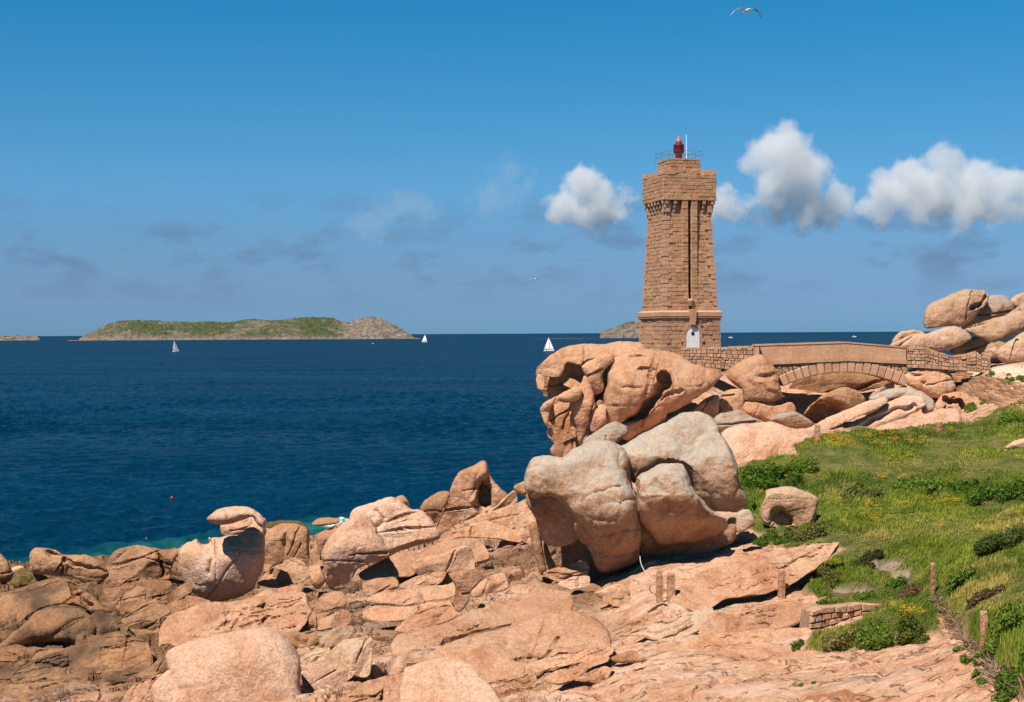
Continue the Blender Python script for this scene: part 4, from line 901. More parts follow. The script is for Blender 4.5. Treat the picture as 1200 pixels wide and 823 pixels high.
# ------------------------------------------------------------------ lighthouse
TY = 114.6
tb = P(796.3, 409.5, TY)
LH = empty('lighthouse', (float(tb[0]), float(tb[1]), float(tb[2]) - 0.25), R(15.5))
tag(LH, 'square tapering lighthouse tower of brown pink stone with a red lantern', 'lighthouse')
def quoins(par, h0, h1, z0, z1, n, big=0.62, small=0.36, pr=0.075):
  gs = [G() for _ in range(4)]
  for i in range(n):
        za, zb = z0 + (z1 - z0) * i / n, z0 + (z1 - z0) * (i + 1) / n
        ha = h0 + (h1 - h0) * i / n; hb = h0 + (h1 - h0) * (i + 1) / n
        for k, (sx, sy) in enumerate(((-1, -1), (1, -1), (1, 1), (-1, 1))):
            lx, ly = (big, small) if (i + k) % 2 else (small, big)
            p = pr + random.uniform(-.03, .03); t = random.uniform(.85, 1.08)
            m = 0.014
            xa, xb = sx * (ha + p), sx * (ha - lx); xc, xd = sx * (hb + p), sx * (hb - lx)
            ya, yb = sy * (ha + p), sy * (ha - ly); yc, yd = sy * (hb + p), sy * (hb - ly)
            c = [(xa, ya, za + m), (xb, ya, za + m), (xd, yc, zb - m), (xc, yc, zb - m), (xa, yb, za + m), (xb, yb, za + m), (xd, yd, zb - m), (xc, yd, zb - m)]
            if sx * sy > 0: c = [c[1], c[0], c[3], c[2], c[5], c[4], c[7], c[6]]
            if sy > 0: c = c[4:] + c[:4]
            gs[k].quadbox(c, t)
  for g in gs: g.make('quoin_chain', 'dressed', par)
Z1, Z2, Z3, Z4, Z5, Z6 = 2.75, 3.35, 11.25, 12.25, 14.35, 15.45
hb, hs0, hs1, hp = 2.43, 2.27, 1.82, 2.24
# lower storey with the door opening
g = G(); solid(g, hb - .06, hb - .06, -1.6, Z1)
for q, o in zip(frustum(hb, hb, -1.6, Z1), OUT4):
    g.masonry(q, o, 0.33, 0.6, (0.0, 0.06), hole=(lambda x, y, z: y < -2.2 and abs(x - 0.1) < 0.68 and z < 2.15 and z > 0) if o == (0, -1, 0) else None)
base = g.make('base_storey', 'ashlar', LH)
quoins(base, hb, hb, -1.6, Z1, 13)
g = G(); solid(g, hb + .16, hb + .16, Z1, Z1 + .14, 1.0); solid(g, hb + .20, hb + .20, Z1 + .14, Z1 + .46, 1.05); solid(g, hb + .18, hb - .02, Z1 + .46, Z2, 1.08)
g.make('cornice_band', 'dressed', LH)
# shaft
g = G()
def core(x0a, x1a, x0b, x1b, y0a, y1a, y0b, y1b): g.quadbox([(x0a, y0a, Z2), (x1a, y0a, Z2), (x1b, y0b, Z4), (x0b, y0b, Z4), (x0a, y1a, Z2), (x1a, y1a, Z2), (x1b, y1b, Z4), (x0b, y1b, Z4)], .92)
ca, cb = hs0 - .06, hs1 - .06
core(-ca, -.12, -cb, -.12, -ca, -ca + .75, -cb, -cb + .75); core(.16, ca, .16, cb, -ca, -ca + .75, -cb, -cb + .75); core(-ca, ca, -cb, cb, -ca + .75, ca, -cb + .75, cb)
fq = frustum(hs0, hs1, Z2, Z4)
(bl_, br_, tr_, tl_) = fq[0]
g.masonry((bl_, (-.12, -hs0, Z2), (-.12, -hs1, Z4), tl_), OUT4[0], 0.30, 0.55, (0.0, 0.055)); g.masonry(((.16, -hs0, Z2), br_, tr_, (.16, -hs1, Z4)), OUT4[0], 0.30, 0.55, (0.0, 0.055))
for q, o in list(zip(fq, OUT4))[1:]: g.masonry(q, o, 0.30, 0.55, (0.0, 0.055))
shaft = g.make('shaft', 'ashlar', LH)
quoins(shaft, hs0, hs1, Z2, Z4, 25, .58, .32)
# vertical front rib with its slot and windows
g = G()
for x0, x1 in ((-.62, -.12), (.16, .66)):
    g.box(x0 + .03, -2.16, Z2, x1 - .03, -1.0, Z5 - .25, .8)
    g.masonry(((x0, -2.2, Z2), (x1, -2.2, Z2), (x1, -2.2, Z5 - .3), (x0, -2.2, Z5 - .3)), (0, -1, 0), .30, .46, (0.0, .06))
    for xs_, o in ((x0, (-1, 0, 0)), (x1, (1, 0, 0))):
        q = ((xs_, -1.3, Z2), (xs_, -2.19, Z2), (xs_, -2.19, Z5 - .3), (xs_, -1.3, Z5 - .3)) if o[0] < 0 else ((xs_, -2.19, Z2), (xs_, -1.3, Z2), (xs_, -1.3, Z5 - .3), (xs_, -2.19, Z5 - .3))
        g.masonry(q, o, .30, .45, (0, .02))
g.masonry(((-.62, -2.2, Z5 - .3), (.66, -2.2, Z5 - .3), (.66, -2.2, Z5 + .12), (-.62, -2.2, Z5 + .12)), (0, -1, 0), .21, .5, (0.0, .05)); g.box(-.60, -2.18, Z5 - .3, .64, -1.0, Z5 + .1, .85)
rib = g.make('front_rib', 'ashlar', LH)
for z in (5.0, 8.1, 10.2):
    g = G(); g.box(-.12, -1.45, z, .16, -1.25, z + 1.15); g.make('slot_window', 'dark', rib)
g = G(); g.box(-.14, -2.10, 12.55, .18, -1.7, 12.68, 1.2); g.lathe([(.17, 12.68), (.2, 12.78), (.12, 12.9)], 10, .02, -2.0, 1.3); g.make('slot_sill', 'dressed', rib)
g = G(); g.lathe([(.10, 12.92), (.16, 13.0), (.17, 13.15), (.10, 13.28), (.03, 13.32)], 14, .04, -2.1); g.make('signal_lamp', 'white', rib)
# bracket and keystone over the door
g = G(); g.lathe([(.12, Z2 + .35), (.2, Z2 + .55), (.27, Z2 + .72), (.27, Z2 + .84), (.15, Z2 + .92)], 16, .02, -2.28, 1.05); g.make('bracket', 'dressed', LH)
g = G(); g.quadbox([(-.14, -2.74, Z1 - .55), (.24, -2.74, Z1 - .55), (.36, -2.78, Z2 + .1), (-.26, -2.78, Z2 + .1), (-.14, -2.3, Z1 - .55), (.24, -2.3, Z1 - .55), (.36, -2.3, Z2 + .1), (-.26, -2.3, Z2 + .1)], 1.05); g.make('keystone', 'dressed', LH)
# door
def arch_pts(w, zb, zs, cx, n=14): return [(cx - w, zb), (cx + w, zb)] + [(cx + w * math.cos(a), zs + w * math.sin(a)) for a in np.linspace(0, math.pi, n)]
def slab_xz(g, pts, y0, y1, tone=1.0):
    k = len(g.v); n = len(pts)
    for y in (y0, y1):
        for x, z in pts: g.v.append((x, y, z)); g.c.append((tone, tone, tone, 1))
    g.f.append(tuple(range(k, k + n))); g.f.append(tuple(range(k + 2 * n - 1, k + n - 1, -1)))
    for i in range(n): g.f.append((k + i, k + n + i, k + n + (i + 1) % n, k + (i + 1) % n))
g = G()
pts = arch_pts(.56, .28, 1.48, .1)
slab_xz(g, pts, -2.52, -2.30); door = g.make('door', 'white', LH)
for x in (-.28, .1, .48):
    g = G(); g.box(.1 + x - .1 - .012, -2.535, .3, .1 + x - .1 + .012, -2.521, 1.5 if abs(x - .1) > .2 else 1.35); g.make('door_batten', 'white', door)
g = G(); k = len(g.v); slab_xz(g, [(.1 + .14 * math.cos(a), 1.52 + .14 * math.sin(a)) for a in np.linspace(0, 2 * math.pi, 18)[:-1]], -2.55, -2.51); g.make('round_window', 'dark', door)
g = G()
for a0, a1 in zip(np.linspace(0, math.pi, 10)[:-1], np.linspace(0, math.pi, 10)[1:]):
    a0 += .02; a1 -= .02; r0, r1 = .57, .86
    c = [(.1 + r0 * math.cos(a1), 1.48 + r0 * math.sin(a1)), (.1 + r0 * math.cos(a0), 1.48 + r0 * math.sin(a0)), (.1 + r1 * math.cos(a0), 1.48 + r1 * math.sin(a0)), (.1 + r1 * math.cos(a1), 1.48 + r1 * math.sin(a1))]
    g.quadbox([(x, -2.56, z) for x, z in c] + [(x, -2.3, z) for x, z in c], random.uniform(.92, 1.1))
for sx in (-1, 1):
    for i in range(4):
        L = .24 if i % 2 else .42; xa = .1 + sx * .57; xb = .1 + sx * (.57 + L)
        g.box(min(xa, xb), -2.55, .26 + i * .305, max(xa, xb), -2.3, .26 + (i + 1) * .305 - .02, random.uniform(.92, 1.1))
g.make('door_surround', 'dressed', LH)
g = G(); g.box(-.75, -3.0, -.3, .95, -2.44, .24, 1.0); g.make('door_step', 'dressed', LH)
# machicolated parapet
for o, ang in zip(OUT4, (0, 90, 180, 270)):
    m_ = Matrix.Rotation(R(ang), 3, 'Z')
    for i, x in enumerate((-1.95, -1.2, 1.25, 1.95) if ang in (0, 180) else (-1.95, -1.05, -.35, .35, 1.05, 1.95)):
        g = G(); w = .13
        for k, (za, zb, dp) in enumerate(((Z3 - .12, Z3 + .2, .14), (Z3 + .2, Z3 + .52, .26), (Z3 + .52, Z3 + .95, .385))):
            h = hs1 + .02 - 0.0
            y0, y1 = -(h + dp), -(h - .25)
            g.box(x - w, y0, za + .004, x + w, y1, zb, random.uniform(.9, 1.1))
        g.v = [tuple(m_ @ Vector(v)) for v in g.v]; g.make('corbel', 'dressed', LH)
g = G(); solid(g, hp - .05, hp - .05, Z4 - .18, Z5 - .3)
for q, o in zip(frustum(hp, hp, Z4 - .2, Z5 - .28), OUT4): g.masonry(q, o, .31, .55, (0, .05))
# arched heads between corbels
parapet = g.make('parapet', 'ashlar', LH)
g = G()
for sx, sy in ((-1, -1), (1, -1), (1, 1), (-1, 1)):                       # raised corners with a coping
    x0, x1 = sorted((sx * (hp + .06), sx * (hp - 1.0))); y0, y1 = sorted((sy * (hp + .06), sy * (hp - 1.0)))
    g = G(); g.box(x0, y0, Z5 - .30, x1, y1, Z5 - .06, 1.0); g.box(x0 + .03, y0 + .03, Z5 - .06, x1 - .03, y1 - .03, Z5 + .12, 1.08); g.make('coping', 'dressed', parapet)
for k in range(3): g = G(); g.box(-hp - .03, -hp + 1.15 + k * .75, Z5 - .28, -hp + .4, -hp + 1.7 + k * .75, Z5 - .02, 1.0 + .05 * k); g.make('coping', 'dressed', parapet)
# turret block on the roof
g = G(); solid(g, 1.24, 1.24, Z5 - .4, Z6 - .12)
for q, o in zip(frustum(1.28, 1.28, Z5 - .4, Z6 - .14), OUT4): g.masonry(q, o, .3, .5, (0, .045))
g.box(-1.34, -1.34, Z6 - .14, 1.34, 1.34, Z6, 1.05)
g.box(-1.45, -1.5, Z5 - .1, 1.6, -1.2, Z5 + .2, 1.0)
for v in range(len(g.v)): pass
tur = g.make('roof_block', 'ashlar', LH)
# lantern, railing, aerial
g = G(); g.lathe([(.26, Z6), (.28, Z6 + .06), (.27, Z6 + .5), (.37, Z6 + .58), (.40, Z6 + .64), (.40, Z6 + 1.16), (.42, Z6 + 1.2), (.42, Z6 + 1.26), (.30, Z6 + 1.32)], 24); lan = g.make('lantern', 'red', LH, True)
g = G(); g.lathe([(.28, Z6 + 1.31), (.25, Z6 + 1.42), (.29, Z6 + 1.5), (.27, Z6 + 1.58), (.16, Z6 + 1.74), (.08, Z6 + 1.82), (.07, Z6 + 1.92), (.01, Z6 + 2.0)], 20); g.make('lantern_cap', 'redlight', lan, True)
g = G()
for i in range(12):
    a = 2 * math.pi * i / 12; g.box(.405 * math.cos(a) - .014, .405 * math.sin(a) - .014, Z6 + .62, .405 * math.cos(a) + .014, .405 * math.sin(a) + .014, Z6 + 1.2)
g.make('glazing_bar', 'dark', lan)
g = G(); rr = 1.42
cs = [(-rr, -rr), (0, -rr), (rr, -rr), (rr, 0), (rr, rr), (0, rr), (-rr, rr), (-rr, 0)]
for i, (x, y) in enumerate(cs):
    g.tube((x, y, Z6 - .25), (x, y, Z6 + .62), .015)
    x2, y2 = cs[(i + 1) % 8]
    for z in (.62, .3): g.tube((x, y, Z6 + z), (x2, y2, Z6 + z), .012)
g.make('railing', 'iron', LH)
g = G(); g.tube((.62, -.1, Z6), (.62, -.1, Z6 + 2.05), .05, 8, 1, .035); g.tube((.62, -.1, Z6 + .02), (.62, -.1, Z6 + .12), .09); g.make('aerial', 'white', LH)

# ------------------------------------------------------------------ bridge, drawn along the line between its two ends
BY = 107.6
B0 = P(886, 430, BY); B1 = P(1062, 430, BY - 0.8)
BR = empty('stone_bridge', (float(B0[0]), float(B0[1]), float(B0[2])), math.atan2(B1[1] - B0[1], B1[0] - B0[0]))
tag(BR, 'single arch stone footbridge with a plain dressed parapet leading to the lighthouse', 'bridge')
BRM = Matrix.Translation(BR.location) @ Matrix.Rotation(BR.rotation_euler.z, 4, 'Z')
BRI = BRM.inverted()
def bl(u, v):
    """photograph pixel on the bridge's front plane -> local x, z"""
    q = (BRI.to_3x3() @ Vector(P(u, v, 1.0) - np.array([0, 0, CAM_H]))); o = BRI @ Vector((0, 0, CAM_H))
    t = -o.y / q.y; p = o + q * t; return p.x, p.z
WID = 3.4
# parapet: front and back, three straight lengths with a slight rise to the crown
tops = [bl(886, 405.5), bl(993, 402.2), bl(1062, 408)]; bots = [bl(886, 423.5), bl(993, 418.5), bl(1062, 422)]
def prism(g, a, b, c, d, y0, y1, tone=1.0):
    g.quadbox([(a[0], y0, a[1]), (b[0], y0, b[1]), (c[0], y0, c[1]), (d[0], y0, d[1]), (a[0], y1, a[1]), (b[0], y1, b[1]), (c[0], y1, c[1]), (d[0], y1, d[1])], tone)
lerp = lambda a, b, t: (a[0] + (b[0] - a[0]) * t, a[1] + (b[1] - a[1]) * t)
def strip(g, lo, hi, y0, y1, n, gap, tv):
    for A, B, A2, B2 in ((lo[0], lo[1], hi[0], hi[1]), (lo[1], lo[2], hi[1], hi[2])):
        m = max(1, int(round((B[0] - A[0]) / n)))
        for i in range(m):
            t0, t1 = i / m, (i + 1) / m; e_ = gap / (B[0] - A[0])
            prism(g, lerp(A, B, t0 + e_), lerp(A, B, t1 - e_), lerp(A2, B2, t1 - e_), lerp(A2, B2, t0 + e_), y0, y1, 1 + random.uniform(-tv, tv))
for y0 in (0.06, WID - .36):
    g = G(); up = lambda p, k: (p[0], p[1] + k)
    strip(g, bots, tops, y0, y0 + .3, 1.5, .004, .05)
    par = g.make('parapet', 'dressed', BR)
    g = G(); strip(g, tops, [up(p, .10) for p in tops], y0 - .05, y0 + .35, 1.9, .006, .06); g.make('coping', 'dressed', par)
g = G(); strip(g, [(p[0], p[1] - .30) for p in bots], [(p[0], p[1] + .004) for p in bots], -.16, WID + .16, 1.6, .006, .07); g.make('string_course', 'dressed', BR)
g = G(); strip(g, [(p[0], p[1] - .36) for p in bots], [(p[0], p[1] - .305) for p in bots], 0.02, WID - .02, 1.6, 0, .05); g.make('deck', 'mortar', BR)
# arch ring of voussoirs
la, lc, lb = bl(918, 453), bl(988, 436.6), bl(1060, 453.0)
def circ(a, b, c):
    ax, ay = a; bx, by = b; cx, cy = c; d = 2 * (ax * (by - cy) + bx * (cy - ay) + cx * (ay - by))
    ux = ((ax * ax + ay * ay) * (by - cy) + (bx * bx + by * by) * (cy - ay) + (cx * cx + cy * cy) * (ay - by)) / d
    uy = ((ax * ax + ay * ay) * (cx - bx) + (bx * bx + by * by) * (ax - cx) + (cx * cx + cy * cy) * (bx - ax)) / d
    return ux, uy, math.hypot(ax - ux, ay - uy)
ux, uy, ur = circ(la, lc, lb)
a0 = math.atan2(la[1] - uy, la[0] - ux); a1 = math.atan2(lb[1] - uy, lb[0] - ux)
nv_ = 17; ring = .86
for i in range(nv_):
    p0 = a0 + (a1 - a0) * (i + .02) / nv_; p1 = a0 + (a1 - a0) * (i + .98) / nv_
    q = lambda r, a: (ux + r * math.cos(a), uy + r * math.sin(a))
    rr_ = ring + random.uniform(-.03, .05); pr = random.uniform(.05, .12)
    g = G(); t = random.uniform(.9, 1.12)
    prism(g, q(ur, p0), q(ur, p1), q(ur + rr_, p1), q(ur + rr_, p0), -.02, WID, t)
    iq = lambda r, a: q(r, a); e_ = (p1 - p0) * .10
    # rock faced front
    k = len(g.v); F4 = [q(ur + .07, p0 + e_), q(ur + .07, p1 - e_), q(ur + rr_ - .07, p1 - e_), q(ur + rr_ - .07, p0 + e_)]; B4 = [q(ur, p0), q(ur, p1), q(ur + rr_, p1), q(ur + rr_, p0)]
    g.quadbox([(x, -.02 - pr, z) for x, z in F4] + [(x, -.021, z) for x, z in B4], t)
    g.make('voussoir', 'dressed', BR)
# spandrel of small stones between ring and string course
g = G(); xL, xR = bl(872, 455)[0], bl(1064, 455)[0]
zt = lambda x: np.interp(x, [p[0] for p in bots], [p[1] - .30 for p in bots])
for x in np.arange(xL, xR, .27):
    z = -3.2
    while z < 1.2:
        hh = random.uniform(.17, .26); xc = x + random.uniform(-.05, .05); zc = z + hh / 2
        z += hh
        if math.hypot(xc - ux, zc - uy) < ur + ring - .02 and zc > uy: continue
        if zc + hh / 2 > zt(xc): 
            continue
        if xc - .15 > la[0] and xc + .15 < lb[0] and zc < la[1]: continue
        y = .02 - random.uniform(0, .07); w = random.uniform(.11, .16)
        g.quadbox([(xc - w * .85, y, zc - hh * .42), (xc + w * .85, y, zc - hh * .42), (xc + w * .8, y, zc + hh * .40), (xc - w * .8, y, zc + hh * .42), (xc - w, .5, zc - hh / 2), (xc + w, .5, zc - hh / 2), (xc + w, .5, zc + hh / 2), (xc - w, .5, zc + hh / 2)], random.uniform(.8, 1.15))
xs_ = np.linspace(xL, xR, 60)
for xa, xb in zip(xs_[:-1], xs_[1:]):
    f = lambda x: max(-3.2, uy + math.sqrt(max(0, (ur + ring - .08) ** 2 - (x - ux) ** 2))) if la[0] - .5 < x < lb[0] + .5 else -3.2
    prism(g, (xa, f(xa)), (xb, f(xb)), (xb, max(f(xb) + .01, float(zt(xb)) + .01)), (xa, max(f(xa) + .01, float(zt(xa)) + .01)), .12, WID - .1, .9)
g.make('spandrel_wall', 'rubble', BR)

# ------------------------------------------------------------------ other walls
def pixel_wall(name, label, poly_top, poly_bot, d_at, ch, bw, mat, thick=0.5, pr=(0, .09), cat='wall', cap=False, gap=.03):
    """wall standing along a line of sight points: tops and bottoms are matched pixel lists"""
    g = G()
    n = len(poly_top)
    Tp = [P(u, v, d_at(u)) for u, v in poly_top]; Bt = [P(u, v, d_at(u)) for u, v in poly_bot]
    org = Bt[0].copy(); Tp = [t - org for t in Tp]; Bt = [b - org for b in Bt]
    for i in range(n - 1):
        e_ = Bt[i + 1] - Bt[i]; nrm = np.array([e_[1], -e_[0], 0]); nrm /= np.linalg.norm(nrm) + 1e-9
        if nrm[1] > 0: nrm = -nrm
        dq = lambda p: p - nrm * .05
        bk = -nrm * thick
        g.quadbox([dq(Bt[i]), dq(Bt[i + 1]), dq(Tp[i + 1]) - np.array([0, 0, .04]), dq(Tp[i]) - np.array([0, 0, .04]), Bt[i] + bk, Bt[i + 1] + bk, Tp[i + 1] + bk - np.array([0, 0, .04]), Tp[i] + bk - np.array([0, 0, .04])], .62)
        g.masonry((Bt[i], Bt[i + 1], Tp[i + 1], Tp[i]), nrm, ch, bw, pr, gap, .3, .2, wj=.5, hj=.3)
        if cap:
            m = max(1, int(np.linalg.norm(e_) / .5))
            for k in range(m):
                a = Tp[i] + (Tp[i + 1] - Tp[i]) * (k + .03) / m; b = Tp[i] + (Tp[i + 1] - Tp[i]) * (k + .97) / m; h = np.array([0, 0, .12 + random.uniform(-.02, .05)]); f = nrm * .06
                dn = np.array([0, 0, -.02])
                g.quadbox([a + f + dn, b + f + dn, b + f + h, a + f + h, a + bk + dn, b + bk + dn, b + bk + h, a + bk + h], random.uniform(.92, 1.15))
    o = g.make(name, mat); o.location = org; tag(o, label, cat); return o
lin = lambda u0, d0, u1, d1: (lambda u: d0 + (d1 - d0) * (u - u0) / (u1 - u0))
pixel_wall('terrace_wall', 'low rubble wall with a stone coping in front of the lighthouse door', [(798, 410), (845, 409), (887, 407.5)], [(798, 428), (845, 432), (887, 440)], lin(798, 109.6, 887, 107.9), .26, .34, 'rubble', 1.0, cap=True)
g = G(); a = P(884.5, 407, 107.45); b = P(888.5, 425, 107.45)
g.box(0, 0, 0, float(b[0] - a[0]) + .05, .5, float(a[2] - b[2]) + .1, 1.05); g.box(-.05, -.05, float(a[2] - b[2]) + .1, float(b[0] - a[0]) + .1, .55, float(a[2] - b[2]) + .22, 1.1)
o = g.make('wall_pier', 'dressed'); o.location = (float(a[0]), 107.3, float(b[2])); tag(o, 'narrow dressed stone pier where the low wall meets the bridge parapet', 'pier')
pixel_wall('plateau_wall', 'short piece of rubble wall on the rocks left of the lighthouse', [(716, 407.5), (735, 407), (752, 407)], [(716, 416), (735, 416), (752, 416)], lin(716, 109.5, 752, 110), .28, .45, 'rubble', .8)
pixel_wall('broken_wall', 'broken rubble wall with a sagging top beyond the right end of the bridge', [(1063, 409), (1084, 409), (1100, 415), (1117, 419), (1133, 417), (1144, 414), (1150, 419), (1161, 421)], [(1063, 431), (1084, 432), (1100, 433), (1117, 434), (1133, 435), (1144, 436), (1150, 437), (1161, 438)], lin(1063, 106.6, 1161, 105.6), .24, .4, 'rubble', .7, (0, .12), cap=True)
# sloping dry-stone revetment under the path
g = G(); random.seed(11)
RV = [(1103, 431), (1132, 438), (1165, 443), (1205, 452), (1225, 455), (1225, 490), (1205, 487), (1178, 478), (1150, 468), (1128, 466), (1112, 455)]
pl_ = np.array(RV, float); cand = []
for v in np.arange(431, 490, 2.7):
    u = 1100 + random.uniform(0, 4)
    while u < 1226:
        wpx = random.uniform(4, 10); uc = u + wpx / 2; vc = v + random.uniform(-.6, .6) + (u - 1160) * .09
        u += wpx
        if in_poly(np.array([uc]), np.array([vc]), pl_)[0]: cand.append((uc, vc, wpx))
cand = np.array(cand); cd = ray_depth(cand[:, 0], cand[:, 1])
org = P(1160, 460, float(ray_depth([1160], [460])[0]))
for (uc, vc, wpx), dd_ in zip(cand, cd):
    if dd_ != dd_: continue
    c = P(uc, vc, dd_) - org; w = wpx * .0295; h = random.uniform(.07, .12); y = -random.uniform(0.12, .42)
    t = random.uniform(.5, 1.0); j = lambda k: random.uniform(-k, k)
    g.quadbox([(c[0] - w * .9 + j(.03), c[1] + y - .04, c[2] - h + j(.02)), (c[0] + w * .9 + j(.03), c[1] + y - .04 + j(.05), c[2] - h + j(.02)), (c[0] + w * .85, c[1] + y + j(.05), c[2] + h + j(.02)), (c[0] - w * .85, c[1] + y, c[2] + h + j(.02)),
               (c[0] - w * 1.5, c[1] + .5, c[2] - h * 1.8), (c[0] + w * 1.5, c[1] + .5, c[2] - h * 1.8), (c[0] + w * 1.5, c[1] + .5, c[2] + h * 1.8), (c[0] - w * 1.5, c[1] + .5, c[2] + h * 1.8)], (t, t * random.uniform(.93, 1), t * random.uniform(.85, 1)))
o = g.make('dry_stone_revetment', 'rubble'); o.location = org; tag(o, 'sloping dry stone revetment below the pale path at the right edge', 'wall')
# stub wall in the foreground turf
gd = lambda u, v: float(ray_depth([u], [v])[0])
pixel_wall('stub_wall', 'low stub of rubble wall half buried in turf beside the bedrock pavement', [(950, 716), (962, 711), (985, 710), (1010, 707), (1040, 709), (1085, 704)], [(946, 752), (962, 752), (985, 742), (1010, 732), (1040, 722), (1085, 716)], lin(947, 45.9, 1085, 47.8), .2, .42, 'rubble', .5, (0, .1), gap=.035)

# ------------------------------------------------------------------ granite posts, wire, rope
def post(u, vt, vb, wpx, label, lean=0.0, top='flat', d=None):
    d = d or float(ray_depth([u], [vb])[0]); b = P(u, vb, d); t = P(u, vt, d); h = float(t[2] - b[2]); w = wpx * d / F / 2
    nz = 9; V = []; Fc = []; r_ = np.random.default_rng(int(u * 7))
    for k in range(nz + 1):
        z = -.35 + (h + .35) * k / nz; kk = 1.0 - .12 * k / nz
        if top == 'point' and k == nz: kk = .45
        ring_ = [(-1, -.8), (0, -1), (1, -.8), (1.05, 0), (1, .8), (0, 1), (-1, .8), (-1.05, 0)]
        for x, y in ring_: V.append((w * kk * x + lean * z + r_.uniform(-.07, .07) * w, w * kk * y + r_.uniform(-.07, .07) * w, z + (r_.uniform(-.05, .05) if k == nz else 0)))
    for k in range(nz):
        for i in range(8): Fc.append((k * 8 + i, k * 8 + (i + 1) % 8, (k + 1) * 8 + (i + 1) % 8, (k + 1) * 8 + i))
    Fc.append(tuple(range(nz * 8, nz * 8 + 8)))
    o = mesh_obj('granite_post', V, Fc, M['pink'], None, False); o.location = b
    tag(o, label, 'post', 'old granite fence posts'); return o
pA = post(773, 669.5, 706, 8.5, 'left post of the close pair below the cracked boulder, with a pointed top', 0, 'point')
pB = post(786.5, 672.5, 708, 9.5, 'right post of the close pair below the cracked boulder, with a flat top')
post(915.5, 669, 700, 8, 'dark granite post standing alone on the pink pavement', .02)
post(1093, 661, 697, 5, 'thin granite post at the upper end of the brushwood edge', 0)
post(1153.5, 717, 752, 8.5, 'stout granite post in the turf bank above the brushwood edge', -.03)
post(958, 498, 517, 6.5, 'short granite post before the slanting slabs under the bridge', 0)
post(1100.5, 495, 508, 6.5, 'stump of a granite post on the turf before the lowest slab', 0)
def rope(name, label, pts, r, mat, cat):
    g = G()
    for a, b in zip(pts[:-1], pts[1:]): g.tube(a, b, r, 6)
    o = g.make(name, mat, None, True); tag(o, label, cat); return o
M['rope'] = plain('old_rope', (0.62, 0.52, 0.42), .9)
rp = []
for t in np.linspace(0, 1, 14):
    u = 750 + 16 * t; v = 652 + 31 * t ** 1.6 + 0; rp.append(P(u - 5 * math.sin(math.pi * t), v + 3 * math.sin(math.pi * t), 57.0 - 2.2 * t))
rope('rope', 'frayed pale rope hanging from the cracked boulder to the ground', rp, .02, 'rope', 'rope')
rp = []
for t in np.linspace(0, 1, 16):
    u = 1124 + 27 * t; v = 690 + 36 * t - 2 + 14 * math.sin(math.pi * t) * .9; rp.append(P(u, v, 44.0 - 4.6 * t))
rope('wire', 'slack pale fence wire sagging to the stout post in the turf bank', rp, .014, 'rope', 'wire')
# brushwood edge of the turf bank
g = G(); random.seed(5)
line = [(1096, 704), (1107, 718), (1119, 737), (1133, 755), (1148, 773), (1168, 794), (1192, 818)]
for k in range(430):
    t = random.random() ** .8 * (len(line) - 1); i = min(int(t), len(line) - 2); f = t - i
    u = line[i][0] + (line[i + 1][0] - line[i][0]) * f; v = line[i][1] + (line[i + 1][1] - line[i][1]) * f
    wd = 3 + 8 * t / 6
    u += random.gauss(0, wd * .5); v += random.gauss(0, wd * .4)
    dd_ = 26 + (49 - 26) * max(0, min(1, (1 - (v - 704) / 150)))
    c = Vector(P(u, v, 1.0)); 
    k_ = k
    g.rec = getattr(g, 'rec', []); g.rec.append((u, v))
uv = np.array(g.rec); dps = ray_depth(uv[:, 0], np.minimum(uv[:, 1], 838))
for (u, v), d in zip(uv, dps):
    if d != d: continue
    c = Vector(P(u, v, d)) + Vector((0, 0, random.uniform(.0, .22)))
    di = Vector((random.gauss(.4, .6), random.gauss(-.8, .6), random.gauss(0, .5))).normalized() * random.uniform(.12, .4)
    g.tube(c - di, c + di, random.uniform(.008, .022), 5, random.uniform(.4, 1.1), .005)
M['twig'] = stone_mat('dry_brushwood', (0.30, 0.19, 0.11), (0.42, 0.29, 0.18))
o = g.make('brushwood_edge', 'twig'); tag(o, 'tangled strip of dry brushwood and roots along the edge of the turf bank', 'brushwood')
# ------------------------------------------------------------------ islands
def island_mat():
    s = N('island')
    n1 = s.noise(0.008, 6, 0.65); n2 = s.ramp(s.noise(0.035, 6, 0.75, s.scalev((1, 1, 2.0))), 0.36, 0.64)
    green = s.mix(n2, (0.07, 0.10, 0.042, 1), (0.15, 0.175, 0.075, 1)); rk = s.mix(n2, (0.13, 0.105, 0.085, 1), (0.50, 0.41, 0.34, 1))  # greens greyed to put some distance haze into the colour
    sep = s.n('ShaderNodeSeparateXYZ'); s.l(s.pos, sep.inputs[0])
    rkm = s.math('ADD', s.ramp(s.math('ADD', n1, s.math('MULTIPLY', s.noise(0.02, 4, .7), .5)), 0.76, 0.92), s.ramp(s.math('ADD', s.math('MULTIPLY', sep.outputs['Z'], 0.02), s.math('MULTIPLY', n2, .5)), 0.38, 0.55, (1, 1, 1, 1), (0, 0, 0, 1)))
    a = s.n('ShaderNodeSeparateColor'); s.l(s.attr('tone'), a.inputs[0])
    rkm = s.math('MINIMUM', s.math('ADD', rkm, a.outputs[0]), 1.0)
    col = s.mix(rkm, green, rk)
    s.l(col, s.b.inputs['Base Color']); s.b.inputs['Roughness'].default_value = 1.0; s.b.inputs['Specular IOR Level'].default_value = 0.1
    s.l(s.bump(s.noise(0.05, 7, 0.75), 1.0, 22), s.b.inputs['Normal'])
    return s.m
M['island'] = island_mat()
